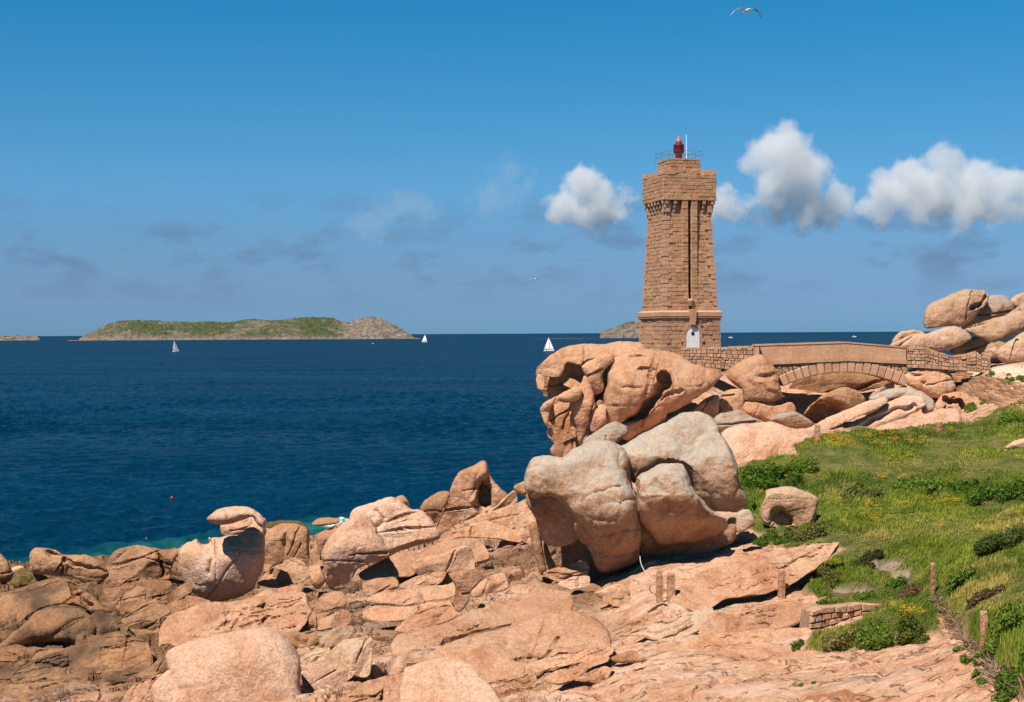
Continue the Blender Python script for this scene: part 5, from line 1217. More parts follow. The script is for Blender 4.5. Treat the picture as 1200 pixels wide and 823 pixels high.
def island(name, label, prof, d, depth, rocky, seed, rough=1.0):
    """ridge profile read as (px, py) tops; a real landmass with width and slopes"""
    pr = np.array(prof, float); nu, nd = 420, 80
    uu = np.linspace(pr[0, 0], pr[-1, 0], nu); top = np.interp(uu, pr[:, 0], pr[:, 1])
    base = 390.5 - (uu - 600) * math.tan(R(.30)) * 1.0 + CAM_H / d * F
    H = np.maximum(0, (base - top)) * d / F
    x = (uu - 600) / F * d
    yy = np.linspace(-1, 1, nd); V = np.zeros((nd, nu, 3)); C = np.zeros((nd, nu, 4)); C[..., 3] = 1
    for j, t in enumerate(yy):
        prof_ = (1 - abs(t) ** 1.6) ** .7
        px = np.stack([x / 160, np.full(nu, t * 3.0), np.full(nu, seed)], -1)
        nz = fbm(px, 5, seed); n2 = (1 - np.abs(fbm(px * np.array([6.5, 4, 1]), 4, seed + 9)))
        k = prof_ * (1 + .16 * nz * (t < .1)) + .06 * (n2 - .7) * (prof_ > .05)
        V[j, :, 0] = x; V[j, :, 1] = d + t * depth + 40 * fbm(np.stack([x / 200, 0 * x + t, 0 * x], -1), 3, seed + 3) * (1 - abs(t))
        V[j, :, 2] = H * np.clip(k, 0, 1.0) * rough + n2 ** 2 * 5.5 * (prof_ > .02) * np.clip(H / 12, .15, 1) - 3.0
        C[j, :, 0] = np.interp(uu, [r[0] for r in rocky], [r[1] for r in rocky])
    V[..., 0] *= V[..., 1] / d
    V[:, 0, 2] = V[:, -1, 2] = -3
    ii = (np.arange(nd - 1)[:, None] * nu + np.arange(nu - 1)[None]).ravel()
    tr = np.concatenate([np.stack([ii, ii + 1, ii + nu + 1], -1), np.stack([ii, ii + nu + 1, ii + nu], -1)])
    V = V.reshape(-1, 3); org = np.array([V[:, 0].mean(), d, -3.0])
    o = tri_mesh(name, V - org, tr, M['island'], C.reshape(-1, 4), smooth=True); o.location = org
    tag(o, label, 'island', kind='structure'); return o
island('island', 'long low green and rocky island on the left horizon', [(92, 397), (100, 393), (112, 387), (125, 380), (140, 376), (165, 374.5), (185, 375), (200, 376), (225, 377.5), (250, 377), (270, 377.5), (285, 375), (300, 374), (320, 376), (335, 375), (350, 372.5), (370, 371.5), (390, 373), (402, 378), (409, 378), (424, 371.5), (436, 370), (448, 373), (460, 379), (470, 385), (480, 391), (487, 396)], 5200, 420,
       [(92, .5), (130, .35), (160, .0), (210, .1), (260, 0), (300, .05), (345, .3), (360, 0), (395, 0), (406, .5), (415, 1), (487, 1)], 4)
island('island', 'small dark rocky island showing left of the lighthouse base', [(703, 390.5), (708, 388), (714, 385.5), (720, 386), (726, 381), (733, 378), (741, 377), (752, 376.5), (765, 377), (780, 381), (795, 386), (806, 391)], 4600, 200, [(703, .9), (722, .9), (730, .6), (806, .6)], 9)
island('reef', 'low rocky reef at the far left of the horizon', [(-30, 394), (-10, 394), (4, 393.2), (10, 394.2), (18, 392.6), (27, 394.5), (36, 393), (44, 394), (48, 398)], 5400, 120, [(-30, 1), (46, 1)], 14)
def flat_reef(u0, u1, d, label, hgt):
    n = 40; x = (np.linspace(u0, u1, n) - 600) / F * d; r_ = np.random.default_rng(int(u0))
    h = np.convolve(r_.uniform(0, 1, n + 4), np.ones(5) / 5, 'valid') * hgt; h[0] = h[-1] = 0
    V = []; 
    for j, (t, k) in enumerate(((-30, 0), (-10, .8), (10, 1), (30, 0))):
        for i in range(n): V.append((x[i], d + t, h[i] * k - .4))
    ii = (np.arange(3)[:, None] * n + np.arange(n - 1)[None]).ravel(); tr = np.concatenate([np.stack([ii, ii + 1, ii + n + 1], -1), np.stack([ii, ii + n + 1, ii + n], -1)])
    V = np.array(V); org = np.array([x.mean(), d, 0]); o = tri_mesh('reef', V - org, tr, M['tan'], smooth=True); o.location = org; tag(o, label, 'reef', kind='structure')
flat_reef(632, 700, 4300, 'thin pale reef on the horizon left of the small island', 1.1)
flat_reef(470, 492, 4900, 'pale reef off the right tip of the long island', 3.5)
flat_reef(80, 100, 4800, 'pale sand spit off the left tip of the long island', 3)

# ------------------------------------------------------------------ sailing boats
M['sail'] = plain('white_sailcloth', (0.90, 0.90, 0.90), .8, noise=.02)
M['hull'] = plain('white_hull', (0.78, 0.78, 0.77), .3, noise=.04)
M['spar'] = plain('aluminium_spar', (0.5, 0.5, 0.5), .4, .6)
def sail_boat(u, vw, hpx, label, head, jib=True, bank=0.0):
    d = CAM_H / ((vw - (390.5 - (u - 600) * math.tan(R(.30)))) / F); p = P(u, vw, d); mh = hpx * d / F
    root = empty('sailing_boat', (float(p[0]), float(d), 0), head); tag(root, label, 'sailing boat', 'white sailing boats on the bay')
    root.rotation_euler[0] = bank
    L = mh * .72
    g = G(); st = [(-.5, .7, .0), (-.3, 1, -.02), (0, 1.05, -.03), (.25, .8, 0), (.42, .35, .03), (.5, .03, .06)]
    k = 0
    for x, w, s in st:
        b = L * .15 * w; zt_ = L * .085 + s * L
        g.v += [(x * L, -b, zt_), (x * L, -b * .7, -L * .01), (x * L, 0, -L * .06), (x * L, b * .7, -L * .01), (x * L, b, zt_)]; g.c += [(1, 1, 1, 1)] * 5
    for i in range(5):
        for j in range(4): g.f.append((i * 5 + j, (i + 1) * 5 + j, (i + 1) * 5 + j + 1, i * 5 + j + 1))
        g.f.append((i * 5 + 4, (i + 1) * 5 + 4, (i + 1) * 5, i * 5))
    g.f.append((0, 1, 2, 3, 4)); g.f.append((29, 28, 27, 26, 25))
    h = g.make('hull', 'hull', root, True)
    g = G(); g.box(-.18 * L, -.08 * L, .08 * L, .16 * L, .08 * L, .13 * L); g.make('cabin', 'hull', root)
    g = G(); g.tube((.06 * L, 0, 0), (.06 * L, 0, mh), .008 * mh, 8, 1, .005 * mh); g.tube((.06 * L, 0, .13 * mh), (-.47 * L, .06 * L, .13 * mh), .006 * mh); g.make('mast', 'spar', root)
    def sail(name, A, B, Cc, bel):
        g = G(); n = 8
        for i in range(n + 1):
            for j in range(n + 1):
                t = i / n; s_ = j / n * (1 - t)
                q = Vector(A) * (1 - t - s_) + Vector(Cc) * t + Vector(B) * s_
                g.v.append((q.x, q.y + bel * math.sin(math.pi * min(1, s_ + .02)) * (1 - t), q.z)); g.c.append((1, 1, 1, 1))
        for i in range(n):
            for j in range(n): a = i * (n + 1) + j; g.f.append((a, a + 1, a + n + 2, a + n + 1))
        o = g.make(name, 'sail', root, True)
        md = o.modifiers.new('thickness', 'SOLIDIFY'); md.thickness = .03
    sail('mainsail', (.045 * L, .01 * L, .15 * mh), (-.45 * L, .06 * L, .14 * mh), (.055 * L, 0, .98 * mh), .06 * L)
    if jib: sail('jib', (.48 * L, 0, .10 * mh), (.09 * L, .05 * L, .12 * mh), (.075 * L, 0, .9 * mh), .05 * L)
sail_boat(643.5, 411.3, 17.5, 'white sailing boat nearest the cliff, with full triangular sails', R(12), bank=R(-14))
sail_boat(206.5, 412, 14.5, 'white sailing boat below the long island, heeling away', R(62), bank=R(-14))
sail_boat(497.5, 400.6, 9.5, 'small white sailing boat off the right tip of the long island', R(160), bank=R(14))
# white motor boats far out
def motor_boat(u, dd, lpx, label):
    p = P(u, 400, dd); L = lpx * dd / F; root = empty('motor_boat', (float(p[0]), dd, 0), R(8)); tag(root, label, 'motor boat', 'far white motor boats')
    g = G(); g.quadbox([(-L / 2, -L * .13, 0), (L * .4, -L * .13, 0), (L * .52, -.02, L * .16), (-L / 2, -L * .15, L * .14), (-L / 2, L * .13, 0), (L * .4, L * .13, 0), (L * .52, .02, L * .16), (-L / 2, L * .15, L * .14)]); g.make('hull', 'hull', root)
    g = G(); g.box(-L * .25, -L * .09, L * .15, L * .1, L * .09, L * .29); g.make('cabin', 'hull', root)
    g = G(); g.tube((-.05 * L, 0, L * .28), (-.05 * L, 0, L * .55), L * .012); g.make('mast', 'spar', root)
motor_boat(856, 4200, 5, 'far white motor boat just right of the lighthouse on the horizon')
motor_boat(1001, 4300, 5, 'far white motor boat above the crown of the bridge on the horizon')
motor_boat(437, 2400, 2.5, 'tiny motor boat out below the rocky right end of the long island')
# red mooring buoy
d = CAM_H / ((584.5 - 392.6) / F); p = P(201.5, 584, d)
g = G(); g.lathe([(.04, -.15), (.11, -.07), (.15, .05), (.14, .15), (.09, .22), (.04, .24)], 18); M['buoy'] = plain('red_buoy', (0.55, 0.03, 0.02), .4)
BU = empty('mooring_buoy', (float(p[0]), d, 0)); tag(BU, 'small red mooring buoy floating off the left shore', 'buoy'); g.make('float', 'buoy', BU, True)
g = G(); g.lathe([(.035, .23), (.035, .28), (.02, .3)], 10); g.make('eye', 'iron', BU, True)

# ------------------------------------------------------------------ gulls
M['gull'] = plain('gull_white', (0.80, 0.77, 0.74), .7, noise=.03); M['gullgrey'] = plain('gull_grey', (0.38, 0.40, 0.44), .7, noise=.03); M['beak'] = plain('gull_beak', (0.7, 0.4, 0.05), .5, noise=.03)
def gull(u, v, span_px, d, label, rz, droop=.34, roll=0.0):
    k = span_px * d / F / 2.0; p = P(u, v, d)
    V = []; Fc = []; A = lambda L: [tuple(x * k for x in q) for q in L]
    # body: rings along y (head towards -y), then wings grown from the flanks as one skin
    rings = [(-.46, .012, .03), (-.40, .055, .03), (-.33, .075, .03), (-.26, .07, .015), (-.14, .115, -.01), (.02, .125, -.015), (.18, .10, 0), (.32, .055, .012), (.44, .06, .015), (.52, .05, .015)]
    n = 12
    for i, (y, r, z) in enumerate(rings):
        for j in range(n):
            a = 2 * math.pi * j / n; fl = .25 if i >= 8 else 1
            V.append((r * math.cos(a) * (1.5 if i >= 8 else 1), y, z + r * math.sin(a) * fl))
    for i in range(len(rings) - 1):
        for j in range(n): Fc.append((i * n + j, i * n + (j + 1) % n, (i + 1) * n + (j + 1) % n, (i + 1) * n + j))
    Fc.append(tuple(range(n))[::-1]); Fc.append(tuple(range((len(rings) - 1) * n, len(rings) * n)))
    body = A(V)
    root = mesh_obj('gull', body, Fc, M['gull'], None, True); root.location = p; root.rotation_euler = (0, roll, rz)
    tag(root, label, 'gull', 'gulls flying over the bay')
    for s in (-1, 1):
        st = [(.05, -.16, .10, .03), (.25, -.22, .08, .10), (.45, -.24, .07, .13), (.62, -.18, .10, .085), (.80, -.06, .17, -.02), (.93, .06, .24, -.02 - droop * .5), (1.0, .18, .27, .0 - droop)]
        V = []; Fc = []
        for x, y0, y1, z in st:
            th = .028 * (1.05 - x)
            V += [(s * x, y0, z), (s * x, (y0 + y1) / 2, z + th + .012), (s * x, y1, z), (s * x, (y0 + y1) / 2, z - th)]
        for i in range(len(st) - 1):
            for j in range(4): a = i * 4 + j; b = i * 4 + (j + 1) % 4; Fc.append((a, b, b + 4, a + 4))
        Fc.append((0, 1, 2, 3)); m = (len(st) - 1) * 4; Fc.append((m + 3, m + 2, m + 1, m))
        w = mesh_obj('wing', A(V), Fc, M['gull'], root, True)
        w.data.materials.append(M['gullgrey'])
        for pl in w.data.polygons:
            if pl.center.z > 0 and pl.normal.z > .3: pl.material_index = 1
            if abs(pl.center.x) > .9 * k: pl.material_index = 1
    mesh_obj('beak', A([(-.014, -.45, .015), (.014, -.45, .015), (0, -.45, .045), (0, -.54, .012)]), [(0, 1, 2), (0, 3, 1), (1, 3, 2), (2, 3, 0)], M['beak'], root)
gull(875, 13.2, 38, 62, 'white gull gliding with drooped wing tips at the top of the sky', R(12), .30)
gull(626, 327.5, 14, 165, 'small far gull flying low left of the lighthouse', R(35), .10)
# ------------------------------------------------------------------ turf, flowers, shrubs
def leaf_mat(name, rough=.75):
    s = N(name); s.l(s.attr('tone'), s.b.inputs['Base Color']); s.b.inputs['Roughness'].default_value = rough; s.b.inputs['Specular IOR Level'].default_value = .15
    s.t.links.remove(s.out.inputs[0].links[0])
    tr = s.n('ShaderNodeBsdfTranslucent'); s.l(s.attr('tone'), tr.inputs[0]); mx = s.n('ShaderNodeMixShader'); mx.inputs[0].default_value = .28
    s.l(s.b.outputs[0], mx.inputs[1]); s.l(tr.outputs[0], mx.inputs[2]); s.l(mx.outputs[0], s.out.inputs[0]); return s.m
M['leaf'] = leaf_mat('leaves')
rg = np.random.default_rng(21)
def scatter(n, poly, extra=None):
    pl = np.array(poly, float); mn = pl.min(0); mx = pl.max(0); U = []; V = []
    while sum(map(len, U)) < n:
        u = rg.uniform(mn[0], min(mx[0], 1400), n); v = rg.uniform(mn[1], min(mx[1], 836), n)
        ok = in_poly(u, v, pl)
        if extra is not None: ok &= extra(u, v)
        U.append(u[ok]); V.append(v[ok])
        if ok.sum() == 0: break
    return np.concatenate(U)[:n], np.concatenate(V)[:n]
def blades(x, y, z, h, w, col, lean=.5, nb=1):
    n = len(x); a = rg.uniform(0, 2 * np.pi, n); l = rg.uniform(.1, 1, n) * lean * h
    b = np.stack([x, y, z - .03], -1); side = np.stack([np.cos(a), np.sin(a) * .5, 0 * a], -1) * w[:, None]
    la = rg.uniform(0, 2 * np.pi, n); tip = b + np.stack([np.cos(la) * l + .25 * h, np.sin(la) * l, h], -1)
    mid = (b + tip) / 2 + np.stack([0 * h, 0 * h, .12 * h], -1)
    V = np.stack([b - side, b + side, mid - side * .7, mid + side * .7, tip], 1).reshape(-1, 3)
    k = np.arange(n)[:, None] * 5
    T = np.concatenate([k + np.array([0, 1, 3]), k + np.array([0, 3, 2]), k + np.array([2, 3, 4])])
    C = np.repeat(np.concatenate([col, np.ones((n, 1))], 1), 5, 0)
    return V, T, C
def turf_colour(u, v, x, y):
    n1 = fbm(np.stack([x * .22, y * .16, 0 * x], -1), 4, 51); n2 = fbm(np.stack([x * .9, y * .7, 0 * x], -1), 3, 55)
    dk = np.array([.085, .135, .016]); md = np.array([.215, .26, .03]); dry = np.array([.50, .36, .13]); yl = np.array([.36, .33, .05])
    t = np.clip(.5 + .75 * n1 + .35 * n2, 0, 1)[:, None]
    c = dk * (1 - t) + md * t
    dr = np.clip(.55 * n2 + .5 * fbm(np.stack([x * .35, y * .12, 0 * x + 7], -1), 3, 61) - .14, 0, .8)
    dr += .75 * np.clip(1 - poly_dist(u, v, [(900, 553), (1000, 547), (1110, 543), (1330, 540)], False) / 7, 0, 1)
    dr += .45 * np.clip(1 - poly_dist(u, v, [(1000, 640), (1080, 622), (1180, 618), (1330, 625)], False) / 18, 0, 1)
    dr += .5 * np.clip(1 - np.hypot((u - 1175) / 60, (v - 690) / 40), 0, 1)
    dr = np.clip(dr + rg.normal(0, .1, len(u)), 0, .9)[:, None]
    c = c * (1 - dr) + (dry * .6 + yl * .4) * dr
    return c * 1.42 * rg.uniform(.7, 1.3, (len(u), 1))
NB = 230000
u, v = scatter(NB, GRASS, lambda a, b: ~np.logical_or.reduce([in_poly(a, b, q) for q in SAND]) )
d = ray_depth(u, v); ok = d == d; u, v, d = u[ok], v[ok], d[ok]
p = P(u, v, d); x, y = p[:, 0], p[:, 1]
ln = fbm(np.stack([x * .5, y * .35, 0 * x], -1), 3, 71)
h = np.clip(.13 + .10 * ln, .05, .4) * rg.uniform(.6, 1.5, len(x)) * np.where(np.abs(v - 545) < 7, .5, 1)
Vb, Tb, Cb = blades(x, y, GZ(x, y), h, .012 * d / 40 * rg.uniform(.7, 1.4, len(x)) + .004, turf_colour(u, v, x, y))
o = tri_mesh('grass', Vb, Tb, M['leaf'], Cb); tag(o, 'tufted green and straw coloured grass on the slope', 'grass', kind='stuff')
# yellow flowers in drifts
FL = [(900, 530, 40, 6), (965, 516, 30, 6), (985, 522, 26, 5), (1040, 513, 20, 4), (1108, 508, 18, 4), (1055, 538, 16, 3), (1045, 560, 22, 5), (1018, 598, 9, 4), (1115, 592, 26, 4), (1095, 620, 12, 3), (1060, 592, 14, 4), (968, 663, 12, 6), (1066, 724, 16, 6), (985, 735, 10, 4), (1190, 611, 10, 3), (1030, 612, 16, 5), (1050, 520, 40, 4)]
U = []; Vv = []
for a, b, ra, rb in FL:
    n = int(ra * rb * 1.5); m_ = max(3, n // 14); cu_ = rg.normal(a, ra * .6, m_); cv_ = rg.normal(b, rb * .6, m_); q_ = rg.integers(0, m_, n); U.append(cu_[q_] + rg.normal(0, 2.2, n)); Vv.append(cv_[q_] + rg.normal(0, .9, n))
U = np.concatenate(U); Vv = np.concatenate(Vv); ok = in_poly(U, Vv, GRASS); U, Vv = U[ok], Vv[ok]
d = ray_depth(U, Vv); ok = d == d; U, Vv, d = U[ok], Vv[ok], d[ok]; p = P(U, Vv, d)
n = len(d); r_ = .018 * d / 45 * rg.uniform(.7, 1.6, n); zc = GZ(p[:, 0], p[:, 1]) + rg.uniform(.12, .32, n)
c0 = np.stack([p[:, 0], p[:, 1], zc], -1); pts = []
for k in range(6): pts.append(c0 + np.stack([np.cos(k * 1.047) * r_, np.sin(k * 1.047) * r_, .5 * r_ * rg.uniform(-1, 1, n)], -1))
Vf = np.stack([c0 + np.array([0, 0, .01])] + pts, 1).reshape(-1, 3); k = np.arange(n)[:, None] * 7
Tf = np.concatenate([k + np.array([0, 1 + i, 1 + (i + 1) % 6]) for i in range(6)])
yc = np.array([.72, .42, .02]) * rg.uniform(.75, 1.1, (n, 1)); Cf = np.repeat(np.concatenate([yc, np.ones((n, 1))], 1), 7, 0)
o = tri_mesh('yellow_flowers', Vf, Tf, M['leaf'], Cf); tag(o, 'drifts of small yellow flowers in the turf', 'flowers', kind='stuff')
# leafy shrubs and herb clumps: stems plus many small leaves
def shrub(name, u, v, wpx, hpx, label, col, leaf=.07, n=None, d=None, dens=1.0, parts=True, depth=1.0, cat='shrub', group=None):
    d = d or float(ray_depth([u], [v])[0]); b = P(u, v, d); k = d / F; rx = wpx * k / 2; hz = hpx * k; ry = rx * depth
    n = n or int(np.clip(2200 * dens * rx * hz / (leaf * leaf) * .012, 150, 14000))
    # clumped: sub-crowns
    nc_ = int(np.clip(rx * hz * 14, 8, 60)); cen = np.stack([rg.normal(0, .45, nc_) * rx, rg.normal(0, .45, nc_) * ry, rg.uniform(.02, .55, nc_) * hz], -1)
    cr = rg.uniform(.3, .6, nc_) * min(rx, hz)
    w = rg.integers(0, nc_, n); q = rg.normal(0, 1, (n, 3)); q /= np.linalg.norm(q, axis=1, keepdims=True)
    c = cen[w] + q * (cr[w] * rg.uniform(.4, 1.05, n))[:, None] * np.array([1.15, 1.15, .9])
    gl = GZ(b[0] + c[:, 0], b[1] + c[:, 1]) - b[2]; c[:, 2] = np.maximum(c[:, 2], 0) + gl - .02
    t1 = rg.normal(0, 1, (n, 3)); t1 /= np.linalg.norm(t1, axis=1, keepdims=True); t2 = np.cross(t1, q); t2 /= np.linalg.norm(t2, axis=1, keepdims=True) + 1e-9
    L = leaf * rg.uniform(.6, 1.3, n)[:, None]
    V = np.stack([c - t1 * L, c + t2 * L * .45, c + t1 * L, c - t2 * L * .45], 1).reshape(-1, 3); kk = np.arange(n)[:, None] * 4
    T = np.concatenate([kk + np.array([0, 1, 2]), kk + np.array([0, 2, 3])])
    cc = np.array(col) * rg.uniform(.65, 1.35, (n, 1)) * (1 + rg.normal(0, .06, (n, 3))); C = np.repeat(np.concatenate([np.clip(cc, 0, 1), np.ones((n, 1))], 1), 4, 0)
    root = empty(name, b); tag(root, label, cat, group)
    o = tri_mesh('foliage', V, T, M['leaf'], C); o.parent = root
    g = G()
    for i in range(min(nc_, 9)): g.tube((cen[i, 0] * .25, cen[i, 1] * .25, -.1), tuple(cen[i]), .012 + .006 * rx, 5, .8, .006)
    g.make('stem', 'twig', root)
    return root
GD = (.10, .175, .02); GM = (.15, .225, .03); GO = (.16, .17, .04); GY = (.25, .22, .07); BRN = (.17, .11, .055)
shrub('fern_clump', 886, 572, 46, 30, 'dark green fern clump between the cracked boulder and the turf boulder', GD, .10)
shrub('fern_clump', 915, 562, 50, 20, 'dark green fern clump behind the turf boulder', GD, .09)
shrub('fern_clump', 945, 552, 40, 15, 'low fern clump right above the turf boulder', GM, .09)
shrub('fern_clump', 877, 603, 16, 20, 'small fern clump left of the turf boulder against the cracked boulder', GD, .09)
shrub('bramble', 905, 637, 44, 14, 'dark bramble under the lower left of the turf boulder', GD, .06)
shrub('bramble', 940, 632, 44, 16, 'bramble at the lower right foot of the turf boulder', GO, .06)
shrub('bramble', 1128, 578, 34, 14, 'dark green bramble in the upper middle of the slope', GD, .09)
shrub('bramble', 1170, 584, 70, 20, 'broad dark bramble patch near the right edge of the slope', GD, .09)
shrub('bramble', 1080, 575, 70, 16, 'mid green bramble patch in the centre of the slope', GM, .09)
shrub('bramble', 1010, 584, 50, 14, 'straw tinted bramble patch right of the turf boulder', GO, .08)
shrub('wind_cut_bush', 1158, 652, 56, 28, 'dark wind cut bush on the bank at right', (.09, .12, .03), .05, dens=1.6)
shrub('gorse_bush', 965, 683, 34, 22, 'yellow flecked gorse bush left of the eroded hollow', GO, .05)
shrub('gorse_bush', 1028, 755, 50, 24, 'rounded green bush in front of the stub wall', GM, .06)
shrub('gorse_bush', 1068, 745, 46, 24, 'yellow flowering bush at the right end of the stub wall', (.12, .14, .025), .06)
shrub('gorse_bush', 982, 760, 40, 24, 'straw coloured scrub before the left end of the stub wall', GY, .06)
shrub('gorse_bush', 1012, 700, 24, 10, 'small green tussock on the eroded ground under the hollow', GM, .05)
shrub('gorse_bush', 1062, 700, 34, 18, 'brown heather bush beside the thin granite post', BRN, .05)
shrub('gorse_bush', 1050, 688, 22, 14, 'dark green heather bush above the brown one', GD, .05)
shrub('gorse_bush', 967, 709, 22, 9, 'small dark tussock on top of the stub wall left end', GD, .05)
shrub('gorse_bush', 1024, 662, 50, 12, 'dark leafy strip added for the shade of the eroded hollow', (.07, .075, .025), .05)  # dark leaves stand in for the shade under the overhang
shrub('gorse_bush', 1130, 690, 40, 34, 'green scrub on the bank above the brushwood edge', GM, .06)
shrub('gorse_bush', 1165, 760, 60, 44, 'dense green scrub on the bank at the lower right', GM, .06)
shrub('gorse_bush', 1195, 795, 50, 44, 'dark green scrub in the bottom right corner', GD, .06)
shrub('gorse_bush', 1160, 700, 34, 22, 'brown dry scrub between the wind cut bush and the stout post', BRN, .05)
for i, (a, b, w_, h_, lab) in enumerate([(1123, 764, 14, 9, 'small green cushion below the brushwood, uppermost'), (1134, 778, 14, 12, 'second green cushion below the brushwood from the top'), (1146, 792, 14, 13, 'third green cushion below the brushwood from the top'), (1150, 800, 16, 10, 'lowest green cushion below the brushwood')]):
    shrub('herb_cushion', a, b, w_, h_, lab, GM, .04, cat='herb')
shrub('herb_cushion', 943, 803, 26, 5, 'long dark green herb cushion in a crack of the lower pavement', GD, .03, cat='herb', depth=.5)
shrub('sea_weed', 152, 781, 42, 12, 'bright green weed patch in a cleft of the brown shore rock', (.13, .30, .02), .04, cat='weed', depth=.6)
shrub('herb_cushion', 936, 758, 16, 8, 'dark herb cushion at the left foot of the stub wall', GD, .04, cat='herb')
shrub('herb_cushion', 824, 712, 9, 4, 'tiny green herb tuft on the wide pavement slab right of the posts', GM, .03, cat='herb')
shrub('herb_cushion', 1136, 462, 22, 10, 'green herb tuft at the foot of the revetment by the knobbly boulder', GM, .06, d=101.5, cat='herb')
shrub('herb_cushion', 1190, 496, 34, 14, 'green scrub at the right edge below the revetment', GM, .07, cat='herb')
shrub('herb_cushion', 1160, 441, 10, 4, 'herb tuft on the path edge left of the larger tufts', GM, .05, cat='herb')
shrub('herb_cushion', 1188, 446, 26, 6, 'herb tuft on the path edge at the right', GM, .05, cat='herb')
shrub('herb_cushion', 838, 427, 22, 6, 'green herb tuft between the terrace wall and the cliff boulder', GM, .06, d=107.2, cat='herb')
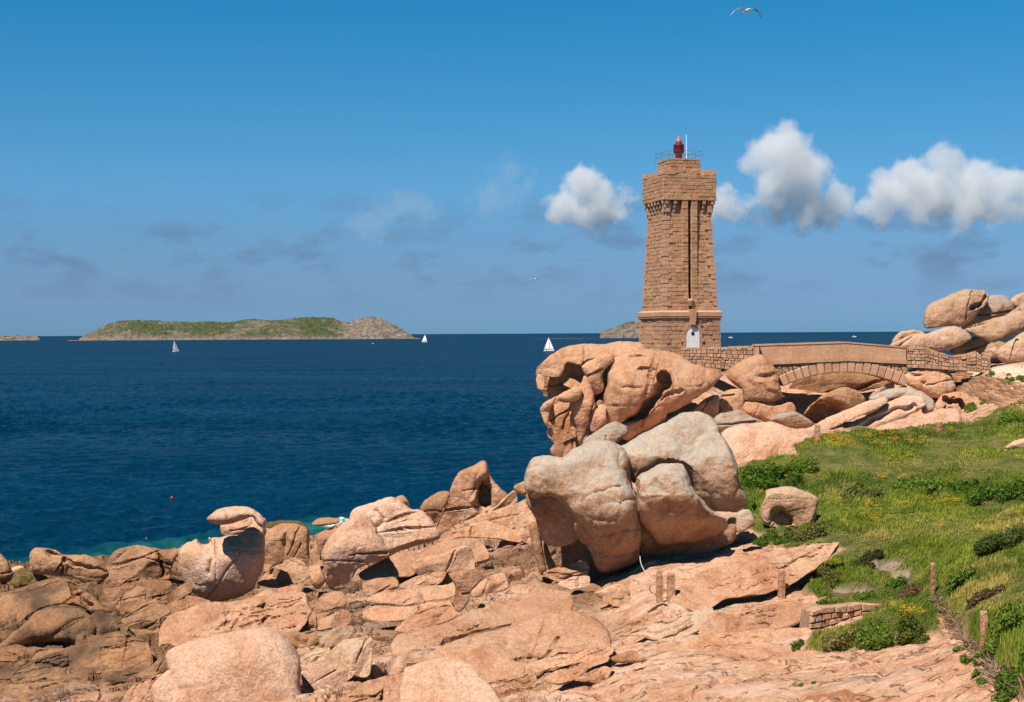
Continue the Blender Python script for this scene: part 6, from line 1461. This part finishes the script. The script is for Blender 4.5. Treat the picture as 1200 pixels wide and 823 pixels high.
# ------------------------------------------------------------------ cumulus clouds, real volumes far out over the sea
def cloud(name, label, blobs, d, dens, seed, amp=.95, flat=None, nscale=1.0):
    """blobs: (px, py, radius px, depth offset in radii)"""
    k = d / F; B = [(P(u, v, d + o * r * k), r * k * 1.1, w) for (u, v, r, o, w) in blobs]
    org = np.mean([b[0] for b in B], 0)
    V = []; T = []
    import bmesh
    bm = bmesh.new()
    for c, r, w in B:
        q = bmesh.ops.create_icosphere(bm, subdivisions=3, radius=r * 1.35); 
        for vt in q['verts']: vt.co += Vector(c - org)
    me = bpy.data.meshes.new(name); bm.to_mesh(me); bm.free()
    o = bpy.data.objects.new(name, me); COL.objects.link(o)
    md = o.modifiers.new('r', 'REMESH'); md.mode = 'VOXEL'; md.voxel_size = max(b[1] for b in B) / 7
    bpy.context.view_layer.update()
    me2 = bpy.data.meshes.new_from_object(o.evaluated_get(bpy.context.evaluated_depsgraph_get()))
    o.modifiers.clear(); o.data = me2; me2.name = name; o.location = org
    m = bpy.data.materials.new(name); m.use_nodes = True; t = m.node_tree; t.nodes.clear()
    def nn(ty, **kw):
        x = t.nodes.new(ty)
        for a, b in kw.items(): setattr(x, a, b)
        return x
    out = nn('ShaderNodeOutputMaterial'); pv = nn('ShaderNodeVolumePrincipled'); t.links.new(pv.outputs[0], out.inputs['Volume'])
    pv.inputs['Color'].default_value = (1, 1, 1, 1); pv.inputs['Anisotropy'].default_value = 0.0
    geo = nn('ShaderNodeNewGeometry')
    avg = float(np.mean([b[1] for b in B]))
    no = nn('ShaderNodeTexNoise'); no.inputs['Scale'].default_value = 1.1 * nscale / avg; no.inputs['Detail'].default_value = 9; no.inputs['Roughness'].default_value = .58
    ad = nn('ShaderNodeVectorMath', operation='ADD'); ad.inputs[1].default_value = (seed * 917.0, 0, 0)
    t.links.new(geo.outputs['Position'], ad.inputs[0]); t.links.new(ad.outputs[0], no.inputs['Vector'])
    last = None
    for c, r, w in B:
        di = nn('ShaderNodeVectorMath', operation='DISTANCE'); di.inputs[1].default_value = tuple(c); t.links.new(geo.outputs['Position'], di.inputs[0])
        ma = nn('ShaderNodeMath', operation='MULTIPLY_ADD'); t.links.new(di.outputs['Value'], ma.inputs[0]); ma.inputs[1].default_value = -1.0 / r; ma.inputs[2].default_value = 1.0
        m2 = nn('ShaderNodeMath', operation='MULTIPLY'); t.links.new(ma.outputs[0], m2.inputs[0]); m2.inputs[1].default_value = w
        if last is None: last = m2.outputs[0]
        else:
            mx = nn('ShaderNodeMath', operation='SMOOTH_MAX'); mx.inputs[2].default_value = .15; t.links.new(last, mx.inputs[0]); t.links.new(m2.outputs[0], mx.inputs[1]); last = mx.outputs[0]
    a1 = nn('ShaderNodeMath', operation='SUBTRACT'); t.links.new(no.outputs[0], a1.inputs[0]); a1.inputs[1].default_value = .52
    a2 = nn('ShaderNodeMath', operation='MULTIPLY_ADD'); t.links.new(a1.outputs[0], a2.inputs[0]); a2.inputs[1].default_value = amp * 2; t.links.new(last, a2.inputs[2])
    mr = nn('ShaderNodeMapRange'); mr.inputs['From Min'].default_value = .0; mr.inputs['From Max'].default_value = .28; mr.inputs['To Max'].default_value = dens / avg; t.links.new(a2.outputs[0], mr.inputs['Value'])
    t.links.new(mr.outputs[0], pv.inputs['Density'])
    me2.materials.clear(); me2.materials.append(m)
    tag(o, label, 'cloud', 'cumulus clouds low in the sky'); return o
D = 9000
cloud('cumulus_cloud', 'bright towering white cloud right of the lighthouse top', [(918, 178, 34, 0, 1.2), (892, 186, 24, .2, 1.1), (938, 202, 32, .3, 1.2), (958, 194, 18, -.3, 1), (908, 208, 28, 0, 1), (932, 232, 34, .5, .6), (972, 238, 30, .8, .55), (905, 236, 24, .4, .5)], D, 1.3, 1)
cloud('cumulus_cloud', 'long heaped white cloud at the right edge of the sky', [(1108, 192, 24, 0, 1.1), (1068, 212, 28, .1, 1.1), (1044, 228, 28, 0, 1.0), (1092, 224, 34, .3, 1.1), (1140, 216, 30, .2, 1.1), (1166, 222, 28, .1, 1.0), (1192, 216, 22, 0, 1), (1216, 224, 28, 0, 1), (1034, 243, 20, 0, .8), (1018, 245, 15, 0, .7), (1070, 246, 20, -.3, .7), (1130, 246, 22, -.3, .7), (1180, 244, 20, -.2, .7), (1110, 240, 32, .5, .7), (1150, 240, 28, .5, .65)], D, 1.1, 2)
cloud('cumulus_cloud', 'small white cloud left of the lighthouse top', [(686, 216, 23, 0, 1.1), (702, 226, 20, 0, 1.0), (676, 243, 25, .2, .75), (700, 246, 26, .3, .7), (656, 247, 20, 0, .6), (724, 240, 20, 0, .5)], D, 1.3, 3)
cloud('cumulus_cloud', 'faint cloud just right of the lighthouse parapet', [(850, 240, 22, 0, .6), (832, 242, 20, 0, .6), (868, 242, 14, 0, .4)], D, 1.0, 4)
cloud('cumulus_cloud', 'faint pinkish scrap of cloud in the middle of the sky', [(575, 231, 22, 0, .5), (598, 210, 26, 0, .35), (590, 232, 16, 0, .4)], D, .16, 5)
cloud('cumulus_cloud', 'faint pinkish scrap of cloud left of the middle sky', [(478, 244, 22, 0, .5), (498, 247, 18, 0, .45), (440, 258, 22, 0, .45), (422, 263, 18, 0, .4), (455, 252, 18, 0, .45)], D, .16, 6)
